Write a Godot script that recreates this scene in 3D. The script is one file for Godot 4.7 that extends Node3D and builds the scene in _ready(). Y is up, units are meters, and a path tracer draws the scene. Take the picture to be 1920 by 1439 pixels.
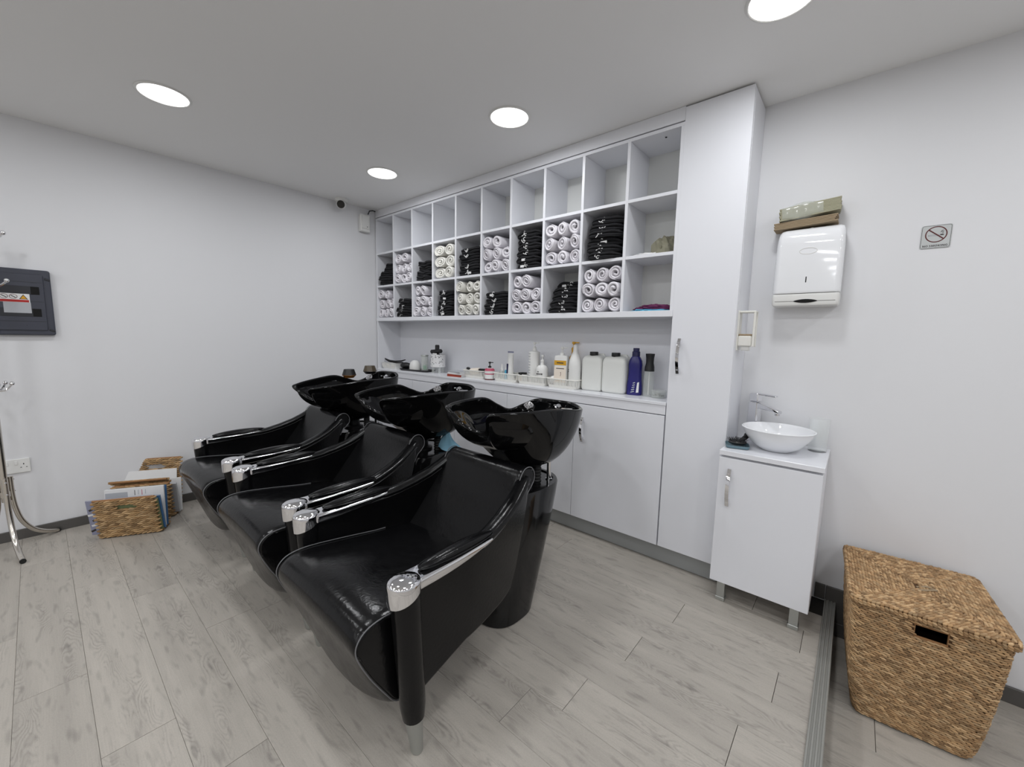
extends Node3D

# ---------------------------------------------------------------- mesh builder
class MB:
	var v := PackedVector3Array()
	var uv := PackedVector2Array()

	func tri(a: Vector3, b: Vector3, c: Vector3, ua := Vector2.ZERO, ub := Vector2.ZERO, uc := Vector2.ZERO) -> void:
		v.append(a); v.append(b); v.append(c)
		uv.append(ua); uv.append(ub); uv.append(uc)

	func quad(a: Vector3, b: Vector3, c: Vector3, d: Vector3) -> void:
		tri(a, b, c); tri(a, c, d)

	func quad_uv(a: Vector3, b: Vector3, c: Vector3, d: Vector3, ua: Vector2, ub: Vector2, uc: Vector2, ud: Vector2) -> void:
		tri(a, b, c, ua, ub, uc); tri(a, c, d, ua, uc, ud)

	func fix(start: int) -> void:
		if v.size() <= start:
			return
		var o := v[start]
		var s := 0.0
		for i in range(start, v.size(), 3):
			s += (v[i] - o).dot((v[i + 1] - o).cross(v[i + 2] - o))
		if s < 0.0:
			for i in range(start, v.size(), 3):
				var t := v[i + 1]
				v[i + 1] = v[i + 2]
				v[i + 2] = t
				var q := uv[i + 1]
				uv[i + 1] = uv[i + 2]
				uv[i + 2] = q

	func box(c: Vector3, s: Vector3, bev := 0.0, b := Basis.IDENTITY) -> MB:
		var st := v.size()
		var h := s * 0.5
		bev = minf(bev, minf(h.x, minf(h.y, h.z)) * 0.95)
		var e := Vector3(bev, bev, bev)
		var P := func(sx: float, sy: float, sz: float, ax: int) -> Vector3:
			var p := Vector3(sx * h.x, sy * h.y, sz * h.z)
			for k in 3:
				if k != ax:
					p[k] -= signf(p[k]) * e[k]
			return c + b * p
		for ax in 3:
			var a1 := (ax + 1) % 3
			var a2 := (ax + 2) % 3
			for sg in [-1.0, 1.0]:
				var pts: Array = []
				for k in [[-1.0, -1.0], [1.0, -1.0], [1.0, 1.0], [-1.0, 1.0]]:
					var q := Vector3.ZERO
					q[ax] = sg; q[a1] = k[0]; q[a2] = k[1]
					pts.append(P.call(q.x, q.y, q.z, ax))
				if sg > 0.0:
					quad(pts[0], pts[1], pts[2], pts[3])
				else:
					quad(pts[3], pts[2], pts[1], pts[0])
		if bev > 0.0:
			for ax in 3:
				var a1 := (ax + 1) % 3
				var a2 := (ax + 2) % 3
				for s1 in [-1.0, 1.0]:
					for s2 in [-1.0, 1.0]:
						var lo := Vector3.ZERO
						var hi := Vector3.ZERO
						lo[ax] = -1.0; hi[ax] = 1.0
						lo[a1] = s1; hi[a1] = s1; lo[a2] = s2; hi[a2] = s2
						var A: Vector3 = P.call(lo.x, lo.y, lo.z, a1)
						var B: Vector3 = P.call(hi.x, hi.y, hi.z, a1)
						var C: Vector3 = P.call(hi.x, hi.y, hi.z, a2)
						var D: Vector3 = P.call(lo.x, lo.y, lo.z, a2)
						if s1 * s2 > 0.0:
							quad(D, C, B, A)
						else:
							quad(A, B, C, D)
			for sx in [-1.0, 1.0]:
				for sy in [-1.0, 1.0]:
					for sz in [-1.0, 1.0]:
						var A: Vector3 = P.call(sx, sy, sz, 0)
						var B: Vector3 = P.call(sx, sy, sz, 1)
						var C: Vector3 = P.call(sx, sy, sz, 2)
						if sx * sy * sz > 0.0:
							tri(A, B, C)
						else:
							tri(A, C, B)
		orient(st, c)
		return self

	# for convex pieces: every face looks away from c
	func orient(st: int, c: Vector3) -> void:
		for i in range(st, v.size(), 3):
			var n := (v[i + 1] - v[i]).cross(v[i + 2] - v[i])
			if n.dot(v[i] + v[i + 1] + v[i + 2] - 3.0 * c) < 0.0:
				var t := v[i + 1]
				v[i + 1] = v[i + 2]
				v[i + 2] = t
				var q := uv[i + 1]
				uv[i + 1] = uv[i + 2]
				uv[i + 2] = q

	# rings of equal length, joined and (mostly) capped with fans
	func loft(rings: Array, caps := true, closed := true) -> MB:
		var st := v.size()
		var n: int = rings[0].size()
		for r in rings.size() - 1:
			var A: PackedVector3Array = rings[r]
			var B: PackedVector3Array = rings[r + 1]
			for i in (n if closed else n - 1):
				var j := (i + 1) % n
				quad(A[i], A[j], B[j], B[i])
		if caps:
			for k in [0, rings.size() - 1]:
				var R: PackedVector3Array = rings[k]
				var c := Vector3.ZERO
				for p in R:
					c += p
				c /= float(n)
				for i in n:
					if k == 0:
						tri(c, R[(i + 1) % n], R[i])
					else:
						tri(c, R[i], R[(i + 1) % n])
		fix(st)
		return self

	# profile of (radius, height) turned about y; x and z can be stretched
	func lathe(prof: Array, seg := 24, at := Transform3D.IDENTITY, sx := 1.0, sz := 1.0) -> MB:
		var rings: Array = []
		for p in prof:
			var R := PackedVector3Array()
			for i in seg:
				var a := TAU * i / seg
				R.append(at * Vector3(cos(a) * maxf(p.x, 0.0002) * sx, p.y, sin(a) * maxf(p.x, 0.0002) * sz))
			rings.append(R)
		return loft(rings)

	func tube(path: Array, rad, seg := 10, caps := true, flat := 1.0, up := Vector3.UP, closed := false) -> MB:
		var rings: Array = []
		var n := path.size()
		var ref := up
		for i in n:
			var a: Vector3 = path[(i - 1 + n) % n] if closed else path[maxi(i - 1, 0)]
			var b: Vector3 = path[(i + 1) % n] if closed else path[mini(i + 1, n - 1)]
			var t := (b - a).normalized()
			var s := t.cross(ref)
			if s.length() < 0.05:
				s = t.cross(Vector3(0.31, 0.2, 0.93))
			s = s.normalized()
			var u := s.cross(t).normalized()
			ref = u
			var r: float = rad[i] if rad is Array or rad is PackedFloat32Array else rad
			var R := PackedVector3Array()
			for k in seg:
				var q := TAU * k / seg
				R.append(path[i] + s * cos(q) * r + u * sin(q) * r * flat)
			rings.append(R)
		if closed:
			rings.append(rings[0])
		return loft(rings, caps and not closed)

	# polygon in a plane, given thickness along the third axis; rims rounded by bev
	func extrude(poly: PackedVector2Array, d0: float, d1: float, bev: float, at: Transform3D, steps := 2) -> MB:
		var st := v.size()
		if Geometry2D.is_polygon_clockwise(poly):
			poly = poly.duplicate()
			poly.reverse()
		var n := poly.size()
		var nor: Array = []
		for i in n:
			var e0 := (poly[i] - poly[(i - 1 + n) % n]).normalized()
			var e1 := (poly[(i + 1) % n] - poly[i]).normalized()
			var m := Vector2(e0.y, -e0.x) + Vector2(e1.y, -e1.x)
			var l := m.length()
			nor.append(m / maxf(l * l * 0.5, 0.5))
		var rings: Array = []
		var flat0 := PackedVector2Array()
		var flat1 := PackedVector2Array()
		var spec: Array = []
		if bev > 0.0:
			for k in steps + 1:
				var a := PI * 0.5 * k / steps
				spec.append([d0 + bev * (1.0 - sin(a)), bev * (1.0 - cos(a))])
			spec.reverse()
			for k in steps + 1:
				var a := PI * 0.5 * k / steps
				spec.append([d1 - bev * (1.0 - sin(a)), bev * (1.0 - cos(a))])
		else:
			spec = [[d0, 0.0], [d1, 0.0]]
		# the first half runs from the flat face to the full outline
		if bev > 0.0:
			var fixed: Array = []
			for k in steps + 1:
				var a := PI * 0.5 * k / steps
				fixed.append([d0 + bev * (1.0 - cos(a)), bev * (1.0 - sin(a))])
			for k in steps + 1:
				var a := PI * 0.5 * (steps - k) / steps
				fixed.append([d1 - bev * (1.0 - cos(a)), bev * (1.0 - sin(a))])
			spec = fixed
		for s in spec:
			var R := PackedVector3Array()
			for i in n:
				var p: Vector2 = poly[i] - nor[i] * s[1]
				R.append(at * Vector3(p.x, p.y, s[0]))
			rings.append(R)
		for i in n:
			flat0.append(poly[i] - nor[i] * spec[0][1])
		var idx := Geometry2D.triangulate_polygon(flat0)
		for k in [0, rings.size() - 1]:
			var R: PackedVector3Array = rings[k]
			for i in range(0, idx.size(), 3):
				var a := flat0[idx[i]]
				var ccw := (flat0[idx[i + 1]] - a).cross(flat0[idx[i + 2]] - a) > 0.0
				if ccw == (k != 0):
					tri(R[idx[i]], R[idx[i + 1]], R[idx[i + 2]])
				else:
					tri(R[idx[i]], R[idx[i + 2]], R[idx[i + 1]])
		for r in rings.size() - 1:
			var A: PackedVector3Array = rings[r]
			var B: PackedVector3Array = rings[r + 1]
			for i in n:
				var j := (i + 1) % n
				quad(A[i], A[j], B[j], B[i])
		fix(st)
		return self

	func ball(c: Vector3, r: Vector3, seg := 14, rows := 9) -> MB:
		var rings: Array = []
		for k in rows + 1:
			var a := -PI * 0.5 + PI * k / rows
			var R := PackedVector3Array()
			for i in seg:
				var q := TAU * i / seg
				R.append(c + Vector3(cos(q) * maxf(cos(a), 0.002) * r.x, sin(a) * r.y, sin(q) * maxf(cos(a), 0.002) * r.z))
			rings.append(R)
		return loft(rings)

	func add(o: MB, at: Transform3D) -> MB:
		for i in o.v.size():
			v.append(at * o.v[i])
			uv.append(o.uv[i])
		return self

	func mesh(crease := 42.0) -> ArrayMesh:
		var n := v.size()
		var fn := PackedVector3Array()
		fn.resize(n / 3)
		var near := {}
		for i in range(0, n, 3):
			fn[i / 3] = (v[i + 1] - v[i]).cross(v[i + 2] - v[i])
			for k in 3:
				var key := Vector3i((v[i + k] * 20000.0).round())
				if near.has(key):
					near[key].append(i / 3)
				else:
					near[key] = PackedInt32Array([i / 3])
		var lim := cos(deg_to_rad(crease))
		var P := PackedVector3Array()
		var N := PackedVector3Array()
		var U := PackedVector2Array()
		P.resize(n); N.resize(n); U.resize(n)
		var un := PackedVector3Array()
		un.resize(fn.size())
		for i in fn.size():
			un[i] = fn[i].normalized()
		for i in range(0, n, 3):
			var f := i / 3
			for k in 3:
				var s := Vector3.ZERO
				var key := Vector3i((v[i + k] * 20000.0).round())
				for g in near[key]:
					if un[g].dot(un[f]) > lim:
						s += fn[g]
				s = s.normalized() if s.length() > 1e-14 else un[f]
				var o := i + (0 if k == 0 else 3 - k)
				P[o] = v[i + k]; N[o] = s; U[o] = uv[i + k]
		var a := []
		a.resize(Mesh.ARRAY_MAX)
		a[Mesh.ARRAY_VERTEX] = P
		a[Mesh.ARRAY_NORMAL] = N
		a[Mesh.ARRAY_TEX_UV] = U
		var m := ArrayMesh.new()
		m.add_surface_from_arrays(Mesh.PRIMITIVE_TRIANGLES, a)
		return m


# ---------------------------------------------------------------- helpers
var M := {}
var taken := {}
var rng := RandomNumberGenerator.new()

func T(x: float, y: float, z: float, ry := 0.0, rx := 0.0, rz := 0.0) -> Transform3D:
	return Transform3D(Basis.from_euler(Vector3(rx, ry, rz)), Vector3(x, y, z))

func numbered(called: String) -> String:
	if not taken.has(called):
		taken[called] = 0
		return called
	taken[called] += 1
	return "%s_%03d" % [called, taken[called]]

func tag(o: Node3D, label: String, category: String, group := "") -> Node3D:
	o.set_meta("label", label)
	o.set_meta("category", category)
	if group != "":
		o.set_meta("group", group)
	return o

func thing(called: String, label: String, category: String, at := Transform3D.IDENTITY, group := "") -> Node3D:
	var o := Node3D.new()
	o.name = numbered(called)
	add_child(o)
	o.transform = at
	tag(o, label, category, group)
	return o

func part(parent: Node3D, called: String, m: Mesh, mat: Material, at := Transform3D.IDENTITY) -> MeshInstance3D:
	var o := MeshInstance3D.new()
	o.name = called
	o.mesh = m
	o.material_override = mat
	o.transform = at
	parent.add_child(o, true)
	return o

func single(called: String, m: Mesh, mat: Material, label: String, category: String, at := Transform3D.IDENTITY, group := "") -> MeshInstance3D:
	var o := MeshInstance3D.new()
	o.name = numbered(called)
	o.mesh = m
	o.material_override = mat
	add_child(o)
	o.transform = at
	tag(o, label, category, group)
	return o

func struct(called: String, m: Mesh, mat: Material, at := Transform3D.IDENTITY) -> MeshInstance3D:
	var o := MeshInstance3D.new()
	o.name = numbered(called)
	o.mesh = m
	o.material_override = mat
	add_child(o)
	o.transform = at
	o.set_meta("kind", "structure")
	return o

func bx(x0: float, x1: float, y0: float, y1: float, z0: float, z1: float, bev := 0.001) -> Mesh:
	return MB.new().box(Vector3((x0 + x1) / 2, (y0 + y1) / 2, (z0 + z1) / 2), Vector3(x1 - x0, y1 - y0, z1 - z0), bev).mesh(30.0)

func mat(called: String, c: Color, rough := 0.5, metal := 0.0) -> StandardMaterial3D:
	var m := StandardMaterial3D.new()
	m.albedo_color = c
	m.roughness = rough
	m.metallic = metal
	m.resource_name = called
	M[called] = m
	return m

func noise_tex(freq: float, seed_: int, normal := false, bump := 2.0, lo := Color.BLACK, hi := Color.WHITE, size := 256, octaves := 4, kind := FastNoiseLite.TYPE_SIMPLEX_SMOOTH) -> NoiseTexture2D:
	var n := FastNoiseLite.new()
	n.seed = seed_
	n.noise_type = kind
	n.frequency = freq
	n.fractal_octaves = octaves
	var t := NoiseTexture2D.new()
	t.width = size
	t.height = size
	t.seamless = true
	t.noise = n
	if normal:
		t.as_normal_map = true
		t.bump_strength = bump
	else:
		var g := Gradient.new()
		g.set_color(0, lo)
		g.set_color(1, hi)
		t.color_ramp = g
	return t

func triplanar(m: StandardMaterial3D, s: float, world := false) -> void:
	m.uv1_triplanar = true
	m.uv1_world_triplanar = world
	m.uv1_scale = Vector3(s, s, s)

func spline(pts: Array, per := 8, closed := false) -> Array:
	var out: Array = []
	var n := pts.size()
	for i in (n if closed else n - 1):
		var p0 = pts[(i - 1 + n) % n] if closed else pts[maxi(i - 1, 0)]
		var p1 = pts[i]
		var p2 = pts[(i + 1) % n]
		var p3 = pts[(i + 2) % n] if closed else pts[mini(i + 2, n - 1)]
		for k in per:
			var t := float(k) / per
			out.append(0.5 * ((2.0 * p1) + (p2 - p0) * t + (2.0 * p0 - 5.0 * p1 + 4.0 * p2 - p3) * t * t + (3.0 * p1 - p0 - 3.0 * p2 + p3) * t * t * t))
	if not closed:
		out.append(pts[n - 1])
	return out

func smooth_poly(pts: Array, per := 5) -> PackedVector2Array:
	return PackedVector2Array(spline(pts, per, true))

func rrect(w: float, h: float, r: float, n := 4) -> PackedVector2Array:
	var p := PackedVector2Array()
	for q in [[1, 1, 0.0], [-1, 1, 90.0], [-1, -1, 180.0], [1, -1, 270.0]]:
		for k in n + 1:
			var a := deg_to_rad(q[2] + 90.0 * k / n)
			p.append(Vector2(q[0] * (w / 2 - r) + cos(a) * r, q[1] * (h / 2 - r) + sin(a) * r))
	return p

const ORD := ["first", "second", "third", "fourth", "fifth", "sixth", "seventh", "eighth", "ninth", "tenth"]


# ---------------------------------------------------------------- scene
func _ready() -> void:
	rng.seed = 4117
	# camera
	var cam := Camera3D.new()
	cam.name = "camera"
	add_child(cam)
	cam.position = Vector3(3.729, 1.3022, 2.5214)
	cam.rotation = Vector3(-0.1162, 0.7033, 0.0209)
	cam.fov = 87.129
	cam.near = 0.02
	# surroundings and exposure
	var we := WorldEnvironment.new()
	we.name = "world_environment"
	var env := Environment.new()
	env.background_mode = Environment.BG_COLOR
	env.background_color = Color(0.0, 0.0, 0.0)
	env.tonemap_mode = Environment.TONE_MAPPER_LINEAR
	env.tonemap_exposure = EXPOSURE
	env.sdfgi_enabled = true
	env.ssao_enabled = true
	env.ssil_enabled = true
	we.environment = env
	add_child(we)
	materials()
	downlights()
	room()
	floors()
	shelving()
	base_units()
	tall_unit()
	wash_units()
	vanity()
	wall_fittings()
	towels()
	counter_things()
	hamper()
	magazine_baskets()
	coat_stand()

const EXPOSURE := 1.0
const LIGHT_ENERGY := 0.525


func materials() -> void:
	var m := mat("wall_paint", Color(0.885, 0.887, 0.897), 0.6)
	m.normal_enabled = true
	m.normal_texture = noise_tex(0.05, 3, true, 3.0)
	m.normal_scale = 0.03
	triplanar(m, 2.5, true)
	m = mat("ceiling_paint", Color(0.94, 0.94, 0.94), 0.8)
	m = mat("white_board", Color(0.9, 0.905, 0.925), 0.38)
	m = mat("white_gloss", Color(0.9, 0.905, 0.925), 0.25)
	m = mat("shelf_back", Color(0.87, 0.875, 0.865), 0.5)
	m = mat("plinth_grey", Color(0.62, 0.63, 0.63), 0.4, 0.25)
	m = mat("baseboard_grey", Color(0.33, 0.32, 0.31), 0.5)
	m = mat("floor_base", Color(0.16, 0.15, 0.14), 0.9)
	m = mat("chrome", Color(0.9, 0.9, 0.91), 0.05, 1.0)
	m = mat("brushed_steel", Color(0.82, 0.8, 0.77), 0.18, 1.0)
	m = mat("satin_aluminium", Color(0.72, 0.73, 0.72), 0.42, 0.9)
	m = mat("track_metal", Color(0.63, 0.63, 0.61), 0.5, 0.5)
	m = mat("track_groove", Color(0.22, 0.22, 0.21), 0.6, 0.3)
	m = mat("leather", Color(0.045, 0.045, 0.05), 0.3)
	m.metallic_specular = 0.36
	m.normal_enabled = true
	m.normal_texture = noise_tex(0.022, 11, true, 6.0, Color.BLACK, Color.WHITE, 512, 5)
	m.normal_texture.noise.fractal_type = FastNoiseLite.FRACTAL_RIDGED
	m.normal_scale = 0.1
	m.roughness_texture = noise_tex(0.012, 5, false, 1.0, Color(0.55, 0.55, 0.55), Color(1, 1, 1), 512, 5)
	m.roughness = 0.27
	triplanar(m, 3.0)
	m = mat("piping", Color(0.42, 0.42, 0.43), 0.5)
	m = mat("ceramic_black", Color(0.045, 0.045, 0.048), 0.035)
	m.metallic_specular = 0.38
	m = mat("black_gloss", Color(0.075, 0.075, 0.078), 0.09)
	m = mat("black_plastic", Color(0.085, 0.085, 0.09), 0.4)
	m = mat("rubber", Color(0.1, 0.1, 0.1), 0.7)
	m = mat("black_and_shade", Color(0.05, 0.05, 0.05), 0.9)  # for dark parts, and for shade painted inside slots and holes
	m = mat("towel_white", Color(0.93, 0.92, 0.94), 0.95)
	m.rim_enabled = true
	m.rim = 0.25
	m.normal_enabled = true
	m.normal_texture = noise_tex(0.12, 21, true, 6.0)
	m.normal_scale = 0.6
	triplanar(m, 9.0)
	m = mat("towel_cream", Color(0.94, 0.935, 0.91), 0.95)
	m.normal_enabled = true
	m.normal_texture = M.towel_white.normal_texture
	m.normal_scale = 0.6
	triplanar(m, 9.0)
	m = mat("towel_black", Color(0.1, 0.1, 0.115), 0.95)
	m.normal_enabled = true
	m.normal_texture = M.towel_white.normal_texture
	m.normal_scale = 0.8
	triplanar(m, 9.0)
	m = mat("thread_white", Color(0.9, 0.9, 0.9), 0.7)
	m = mat("porcelain", Color(0.93, 0.935, 0.945), 0.06)
	m = mat("white_plastic", Color(0.9, 0.9, 0.89), 0.3)
	m = mat("ivory_plastic", Color(0.91, 0.905, 0.88), 0.35)
	m = mat("jerrycan_plastic", Color(0.88, 0.885, 0.87), 0.4)
	m.backlight_enabled = true
	m.backlight = Color(0.25, 0.25, 0.24)
	m = mat("light_face", Color(1, 1, 1), 0.5)
	m.emission_enabled = true
	m.emission = Color(1.0, 0.99, 0.985)
	m.emission_energy_multiplier = 3.0
	m = mat("yellow_plastic", Color(0.82, 0.62, 0.16), 0.4)
	m = mat("label_peach", Color(0.93, 0.885, 0.83), 0.5)
	m = mat("label_ink", Color(0.2, 0.18, 0.18), 0.5)
	m = mat("label_pink", Color(0.75, 0.32, 0.42), 0.45)
	m = mat("blue_plastic", Color(0.13, 0.12, 0.42), 0.25)
	m = mat("navy_plastic", Color(0.13, 0.13, 0.3), 0.3)
	m = mat("slate_panel", Color(0.235, 0.245, 0.29), 0.45)
	m.roughness_texture = noise_tex(0.02, 8, false, 1.0, Color(0.6, 0.6, 0.6), Color(1, 1, 1), 256, 4)
	triplanar(m, 3.0)
	m = mat("slate_dark", Color(0.15, 0.155, 0.18), 0.5)
	m = mat("sign_silver", Color(0.74, 0.75, 0.75), 0.35, 0.35)
	m = mat("sign_red", Color(0.34, 0.08, 0.08), 0.5)
	m = mat("red_print", Color(0.68, 0.12, 0.1), 0.5)
	m = mat("amber_print", Color(0.85, 0.62, 0.1), 0.5)
	m = mat("paper_white", Color(0.9, 0.9, 0.9), 0.8)
	m = mat("paper_grey", Color(0.7, 0.71, 0.73), 0.8)
	m = mat("paper_blue", Color(0.25, 0.42, 0.6), 0.6)
	m = mat("paper_green", Color(0.45, 0.5, 0.36), 0.6)
	m = mat("paper_lilac", Color(0.56, 0.57, 0.66), 0.5)
	m = mat("paper_towel", Color(0.66, 0.65, 0.56), 0.9)
	m = mat("paper_towel_tan", Color(0.62, 0.55, 0.45), 0.9)
	m = mat("seagrass_core", Color(0.34, 0.24, 0.15), 0.9)
	m = mat("seagrass", Color(1, 1, 1), 0.8)
	m.vertex_color_use_as_albedo = true
	m = mat("straw_cord", Color(0.58, 0.42, 0.27), 0.8)
	m = mat("khaki_cloth", Color(0.5, 0.49, 0.42), 0.95)
	m = mat("purple_cloth", Color(0.38, 0.14, 0.3), 0.95)
	m = mat("aqua_cloth", Color(0.36, 0.68, 0.8), 0.95)
	m = mat("blue_cloth", Color(0.47, 0.64, 0.72), 0.95)
	m = mat("dish_blue", Color(0.4, 0.5, 0.54), 0.4)
	m = mat("red_box", Color(0.6, 0.25, 0.18), 0.5)
	m = mat("amber_glaze", Color(0.55, 0.36, 0.16), 0.3)
	m = mat("brown_smoke", Color(0.3, 0.26, 0.2), 0.25)
	m = mat("green_plastic", Color(0.3, 0.72, 0.5), 0.4)
	m = mat("glass", Color(0.96, 0.98, 0.98, 0.16), 0.02)
	m.transparency = BaseMaterial3D.TRANSPARENCY_ALPHA
	m = mat("film", Color(0.9, 0.92, 0.88, 0.3), 0.15)
	m.transparency = BaseMaterial3D.TRANSPARENCY_ALPHA
	m = mat("clear_bottle", Color(0.9, 0.92, 0.9, 0.26), 0.1)
	m.transparency = BaseMaterial3D.TRANSPARENCY_ALPHA
	for k in 5:
		m = mat("wood_%d" % k, Color(1, 1, 1), 0.5)
		m.albedo_texture = wood(k)
		m.normal_enabled = false


# one laminate board: contour-like grain, fine streaks and small flecks
func wood(k: int) -> ImageTexture:
	var W := 1024
	var H := 148
	var a := FastNoiseLite.new()
	a.seed = 100 + k
	a.frequency = 1.0
	a.fractal_octaves = 3
	a.fractal_gain = 0.42
	var b := FastNoiseLite.new()
	b.seed = 200 + k
	b.frequency = 1.0
	b.fractal_octaves = 2
	var c := FastNoiseLite.new()
	c.seed = 300 + k
	c.frequency = 1.0
	c.fractal_octaves = 1
	var tone: float = [0.0, -0.01, 0.012, -0.018, 0.006][k]
	var data := PackedByteArray()
	data.resize(W * H * 3)
	var at := 0
	for y in H:
		var vv := 0.178 * y / H
		for x in W:
			var uu := 1.235 * x / W
			var h := a.get_noise_2d(uu * 1.5, vv * 7.0)
			var mask := clampf(b.get_noise_2d(uu * 1.4 + 40.0, vv * 9.0) * 2.2 - 0.02, 0.0, 1.0)
			var ring := sin(h * 64.0) * 0.5 + 0.5
			ring = ring * ring
			var streak := c.get_noise_2d(uu * 7.0, vv * 210.0)
			var mott := c.get_noise_2d(uu * 120.0, vv * 330.0)
			var fleck := c.get_noise_2d(uu * 34.0 + 9.0, vv * 160.0)
			var blot := b.get_noise_2d(uu * 6.0, vv * 30.0 + 70.0)
			var L := 0.675 + tone - 0.06 * ring * mask + 0.011 * streak + 0.016 * mott + 0.03 * b.get_noise_2d(uu * 0.9, vv * 14.0)
			if fleck > 0.42:
				L -= 0.09 * (fleck - 0.42) * (0.3 + mask)
			if blot > 0.3:
				L -= 0.15 * (blot - 0.3)
			data[at] = int(clampf(L * 1.01, 0, 1) * 255.0)
			data[at + 1] = int(clampf(L * 0.975, 0, 1) * 255.0)
			data[at + 2] = int(clampf(L * 0.925, 0, 1) * 255.0)
			at += 3
	var im := Image.create_from_data(W, H, false, Image.FORMAT_RGB8, data)
	return ImageTexture.create_from_image(im)


func downlights() -> void:
	var face := MB.new().lathe([Vector2(0, -0.004), Vector2(0.1, -0.004), Vector2(0.104, -0.002), Vector2(0.104, 0.0)], 40).mesh()
	var ring := MB.new().lathe([Vector2(0.103, 0.0), Vector2(0.103, -0.004), Vector2(0.106, -0.006), Vector2(0.113, -0.004), Vector2(0.116, 0.0)], 40)
	var rm := ring.mesh()
	var say := {
		"0_0": "round glowing downlight nearest the corner above the wall camera",
		"1_0": "round glowing downlight above the middle of the shelving",
		"2_0": "round glowing downlight above the washbasin, cut by the top edge",
		"0_1": "round glowing downlight over the bare left wall, seen as a slanted oval",
	}
	for i in 5:
		for j in 7:  # outer rows and columns are unseen lamps, added to even light on upright faces
			var key := "%d_%d" % [i, j]
			var x := 0.9 + 1.26 * i
			var z := 0.74 + 1.26 * j
			var o := thing("ceiling_downlight", say.get(key, "unseen round ceiling downlight outside the view, row %s, place %s" % [ORD[j], ORD[i]]), "ceiling light", T(x, 2.499, z), "round downlights in the ceiling")
			part(o, "light_panel", face, M.light_face)
			part(o, "trim_ring", rm, M.white_plastic)
			var l := AreaLight3D.new()
			l.name = "downlight_lamp"
			l.area_size = Vector2(0.18, 0.18)
			l.light_energy = LIGHT_ENERGY
			l.light_color = Color(0.982, 0.99, 1.0)
			l.area_range = 12.0
			l.shadow_enabled = true
			o.add_child(l, true)
			l.position = Vector3(0, -0.012, 0)
			l.rotation = Vector3(-PI / 2, 0, 0)


func room() -> void:
	struct("ceiling", bx(-0.5, 7.3, 2.5, 2.62, -0.14, 9.5, 0.0), M.ceiling_paint)
	struct("wall_back", bx(-0.14, 7.2, -0.3, 2.5, -0.12, 0.0, 0.0), M.wall_paint)
	struct("wall_left", bx(-0.12, 0.0, -0.3, 2.5, 0.0, 9.4, 0.0), M.wall_paint, T(0, 0, 0, -0.032))
	struct("wall_right", bx(7.05, 7.17, -0.3, 2.5, 0.0, 9.4, 0.0), M.wall_paint)
	struct("wall_front", bx(-0.4, 7.17, -0.3, 2.5, 9.25, 9.37, 0.0), M.wall_paint)
	# skirting: left wall, then the two heights of the back wall
	struct("baseboard_left", bx(0.0, 0.012, 0.0, 0.062, 0.27, 9.24, 0.002), M.baseboard_grey, T(0, 0, 0, -0.032))
	struct("baseboard_back", bx(3.676, 3.718, 0.0, 0.077, 0.0, 0.012, 0.002), M.baseboard_grey)
	struct("baseboard_back", bx(3.72, 3.84, -0.1, 0.077, 0.0, 0.012, 0.002), M.baseboard_grey)
	struct("baseboard_back", bx(3.768, 7.04, -0.17, -0.1, 0.0, 0.012, 0.002), M.baseboard_grey)


func floors() -> void:
	var f := struct("floor", bx(-0.35, 3.735, -0.3, -0.009, 0.0, 9.25, 0.0), M.floor_base)
	var pitch := 0.178
	var L := 1.235
	var known := {0: 2.447, 1: 3.215, 2: 3.63, 3: 3.146, 4: 3.557, 5: 3.077, 9: 1.688, 10: 2.42, 11: 2.114, 12: 1.64}
	for k in range(-1, 50):
		var z0 := 0.352 + pitch * k
		var j: float = known.get(k, fposmod(0.37 * k * 1.7 + 0.4, L))
		var x := j - L * ceilf(j / L) - 0.02
		while x < 3.72:
			var a := maxf(x, -0.032 * z0 - 0.02)
			var b := minf(x + L, 3.722)
			if b - a > 0.02:
				plank(f, a, b, z0, z0 + pitch, 0.0, x)
			x += L
	var g := struct("floor", bx(3.735, 7.17, -0.42, -0.179, 0.0, 9.25, 0.0), M.floor_base)
	for k in range(-2, 50):
		var z0 := 0.3 + pitch * k
		var x := 3.2 - fposmod(0.52 * k, L)
		while x < 7.04:
			var a := maxf(x, 3.752)
			var b := minf(x + L, 7.045)
			if b - a > 0.02 and z0 + pitch > 0.02:
				plank(g, a, b, maxf(z0, 0.005), z0 + pitch, -0.17, x)
			x += L
	# metal edge profile along the step
	var e := thing("step_edge_profile", "grey ribbed metal edge profile running along the floor step", "floor trim", T(3.742, 0, 0))
	part(e, "base_strip", bx(-0.022, 0.024, -0.006, 0.004, 0.014, 9.24, 0.001), M.track_metal)
	part(e, "riser_face", bx(0.014, 0.024, -0.17, -0.006, 0.014, 9.24, 0.001), M.track_groove)
	for q in [-0.019, -0.007, 0.006, 0.0195]:
		part(e, "rib", bx(q - 0.0035, q + 0.0035, 0.003, 0.0085, 0.014, 9.24, 0.0012), M.track_metal)

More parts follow.
